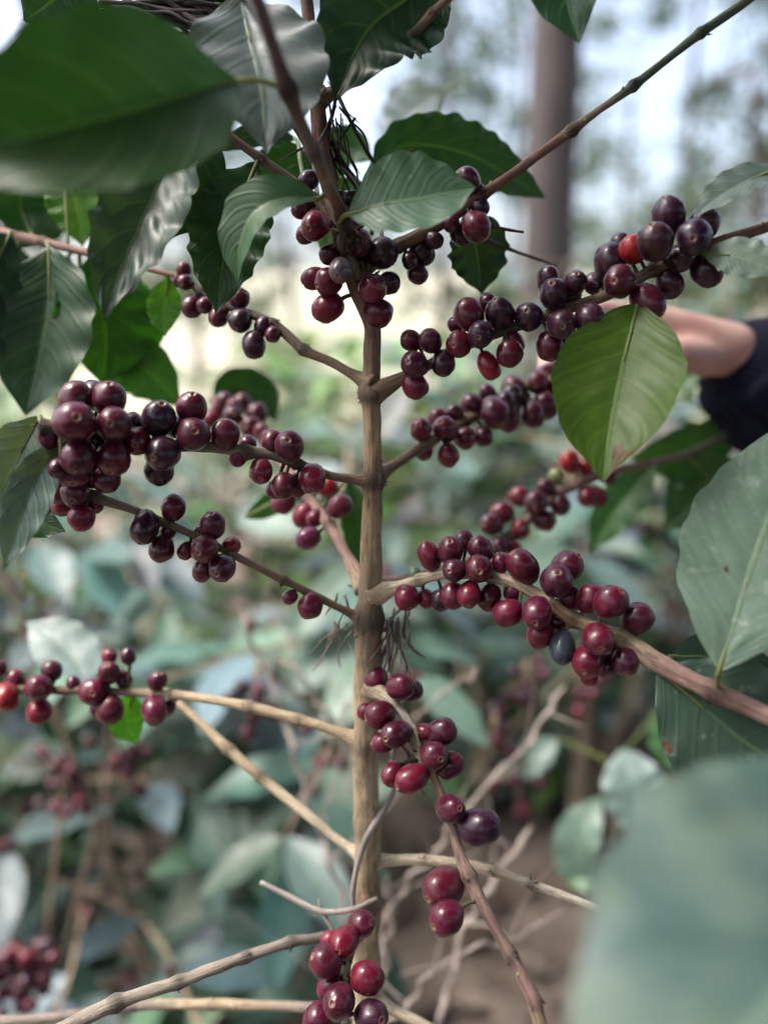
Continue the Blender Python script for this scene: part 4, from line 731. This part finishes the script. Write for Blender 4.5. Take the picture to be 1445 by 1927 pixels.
SKIN = skin_mat()
def knit_mat():
    m, t, out = M("navy_knit"); tc = N(t, 'TexCoord'); wv = t.nodes.new('ShaderNodeTexWave'); wv.inputs['Scale'].default_value = 95; wv.inputs['Distortion'].default_value = 1.2; wv.bands_direction = 'DIAGONAL'
    t.links.new(tc.outputs['Object'], wv.inputs[0]); n1 = noise(t, tc.outputs['Object'], 300, 3); b = mixc(t, wv.outputs[1], (.003, .0045, .011), (.008, .011, .024))
    p = N(t, 'BsdfPrincipled', Roughness=.95); t.links.new(b, p.inputs['Base Color']); p.inputs['Sheen Weight'].default_value = .02; p.inputs['Specular IOR Level'].default_value = .12
    t.links.new(bump(t, math_(t, 'ADD', wv.outputs[1], n1), .6, .002), p.inputs['Normal']); t.links.new(p.outputs[0], out.inputs[0]); return m
KNIT = knit_mat()
per = thing('person', 'person in a navy knitted sweater reaching in from the right, hand behind the cherries', 'person', (.74, .80, ground_h(.74, .8)))
D = .56
wr_ = P(1380, 668, D + .01); wr2 = P(1500, 735, D + .02); elb = P(1780, 1010, .64); sh = Vector((.60, .80, 1.36))
body = MB()
# forearm and back of the hand
capsule(body, wr2, wr_, .027, .0205); capsule(body, wr_ + Vector((0, .012, -.004)), P(1340, 655, D + .02), .020, .021)
kn = [P(1215, 600, D - .01), P(1205, 606, D + .012), P(1205, 622, D + .032), P(1215, 645, D + .048)]
mid = [P(1120, 588, D - .035), P(1105, 600, D - .01), P(1108, 625, D + .012), P(1130, 655, D + .03)]
dst = [P(1060, 640, D - .055), P(1035, 655, D - .035), P(1045, 675, D - .012), P(1085, 700, D + .01)]
tipp = [P(1045, 682, D - .06), P(1030, 700, D - .045), P(1050, 715, D - .025), P(1090, 735, D - .005)]
for i in range(4):
    a0 = wr_.lerp(P(1350, 640, D + .01), .5) + Vector((0, .008 * (i - 1), 0))
    capsule(body, a0, kn[i], .0185, .0125 - .0006 * abs(i - 1)); rr = (.0092, .0096, .009, .0078)[i]
    capsule(body, kn[i], mid[i], rr * 1.12, rr); capsule(body, mid[i], dst[i], rr, rr * .9); capsule(body, dst[i], tipp[i], rr * .9, rr * .78)
    if i: capsule(body, kn[i - 1].lerp(a0, .25), kn[i].lerp(a0, .25), .0125, .0125)
th0, th1, th2, th3 = P(1350, 672, D - .0), P(1270, 668, D - .026), P(1190, 685, D - .045), P(1120, 700, D - .055)
capsule(body, th0, th1, .0145, .0125); capsule(body, th1, th2, .0125, .0105); capsule(body, th2, th3, .0105, .0085)
# neck and head, out of the picture but part of the person
nk = Vector((.73, .83, 1.44)); hd = Vector((.715, .82, 1.60))
capsule(body, nk - Vector((0, 0, .06)), nk + Vector((0, 0, .08)), .058, .052); ellip(body, hd, (.098, .078, .118)); ellip(body, hd + Vector((-.035, 0, -.06)), (.06, .052, .06))
capsule(body, hd + Vector((-.098, 0, .015)), hd + Vector((-.116, 0, -.022)), .008, .013); 
for s in (-1, 1):
    ellip(body, hd + Vector((.01, s * .078, -.005)), (.018, .010, .03)); ellip(body, hd + Vector((-.082, s * .03, .018)), (.018, .018, .010))
ellip(body, hd + Vector((-.092, 0, -.058)), (.012, .024, .006)); ellip(body, hd + Vector((-.092, 0, -.068)), (.011, .02, .006))
capsule(body, nk - Vector((0, 0, .05)), Vector((.74, .84, 1.28)), .06, .10); capsule(body, Vector((.74, .84, 1.28)), Vector((.75, .85, .95)), .10, .11)
for s in (-1, 1): capsule(body, Vector((.75, .85 + s * .08, .92)), Vector((.75, .85 + s * .09, .5)), .075, .055); capsule(body, Vector((.75, .85 + s * .09, .5)), Vector((.76, .85 + s * .09, .09)), .055, .036); capsule(body, Vector((.77, .85 + s * .09, .06)), Vector((.60, .85 + s * .10, .03)), .035, .028)
capsule(body, sh, elb, .045, .036); capsule(body, elb, wr2, .036, .026)
sh2 = Vector((.80, 1.03, 1.34)); e2 = Vector((.84, 1.10, 1.06)); w2 = Vector((.78, 1.06, .84)); capsule(body, sh2, e2, .045, .036); capsule(body, e2, w2, .034, .022)
capsule(body, w2, w2 + Vector((-.01, 0, -.09)), .022, .025)
for i in range(4): capsule(body, w2 + Vector((-.02 + .014 * i, 0, -.09)), w2 + Vector((-.028 + .015 * i, -.01, -.155)), .0085, .0075)
capsule(body, w2 + Vector((-.03, 0, -.04)), w2 + Vector((-.06, -.01, -.10)), .011, .009)
bo = fuse(body, 'body', SKIN, per, .0032, 7); bo['label'] = 'bare hand and wrist'
slv = MB(); cuff = P(1418, 694, D + .02); 
capsule(slv, elb, cuff.lerp(elb, .10), .062, .052); capsule(slv, cuff.lerp(elb, .10), cuff.lerp(elb, .03), .052, .043); capsule(slv, sh, elb, .068, .060)
capsule(slv, sh, Vector((.70, .83, 1.37)), .07, .10); capsule(slv, sh2, Vector((.75, .9, 1.36)), .068, .10); capsule(slv, sh2, e2, .062, .055); capsule(slv, e2, w2 + Vector((.005, 0, .03)), .055, .042)
for z in range(6): ellip(slv, (.74 + .002 * z, .845, 1.31 - z * .075), (.125, .175 - .004 * z, .10))
fuse(slv, 'sweater', KNIT, per, .006, 6)
# ribbed cuff
cf = MB(); axv = (elb - cuff).normalized(); u = axv.orthogonal().normalized(); v = axv.cross(u); V = []; nn = 96; kk = 16
for i in range(kk):
    z = i / (kk - 1) * .05 - .012; r0 = .044 + .009 * (i / (kk - 1)) - (.006 if i == 0 else 0)
    for j in range(nn):
        th = 2 * math.pi * j / nn; r = r0 + .0012 * math.sin(th * 32); V.append(tuple(cuff + axv * z + (u * math.cos(th) + v * math.sin(th)) * r))
F = [(i * nn + j, i * nn + (j + 1) % nn, (i + 1) * nn + (j + 1) % nn, (i + 1) * nn + j) for i in range(kk - 1) for j in range(nn)]
F.append(tuple(range(nn))[::-1])
cf.add(V, F, [(0, 0)] * len(V), (1, 1, 1, 1)); cf.build('cuff', KNIT, per)
tr_ = MB()
for s in (-1, 1): capsule(tr_, Vector((.75, .85 + s * .08, .92)), Vector((.75, .85 + s * .09, .5)), .095, .078); capsule(tr_, Vector((.75, .85 + s * .09, .5)), Vector((.76, .85 + s * .09, .10)), .078, .06)
capsule(tr_, Vector((.75, .77, .93)), Vector((.75, .93, .93)), .11, .11)
fuse(tr_, 'trousers', plain('denim', (.03, .04, .07), (.05, .06, .09), 60, bd=.001), per, .008, 4)
hr = MB(); ellip(hr, hd + Vector((.02, 0, .035)), (.098, .088, .105)); ellip(hr, hd + Vector((.055, 0, -.02)), (.06, .075, .09))
fuse(hr, 'hair', plain('hair', (.015, .01, .008), (.03, .02, .014), 200, bd=.002, rough=.5), per, .006, 3)
for s in (-1, 1):
    sb = MB(); capsule(sb, Vector((.79, .85 + s * .09, .045)), Vector((.60, .85 + s * .10, .038)), .045, .038); fuse(sb, 'shoe', plain('boot', (.03, .02, .015), (.05, .035, .025), 60, bd=.001), per, .006, 3)
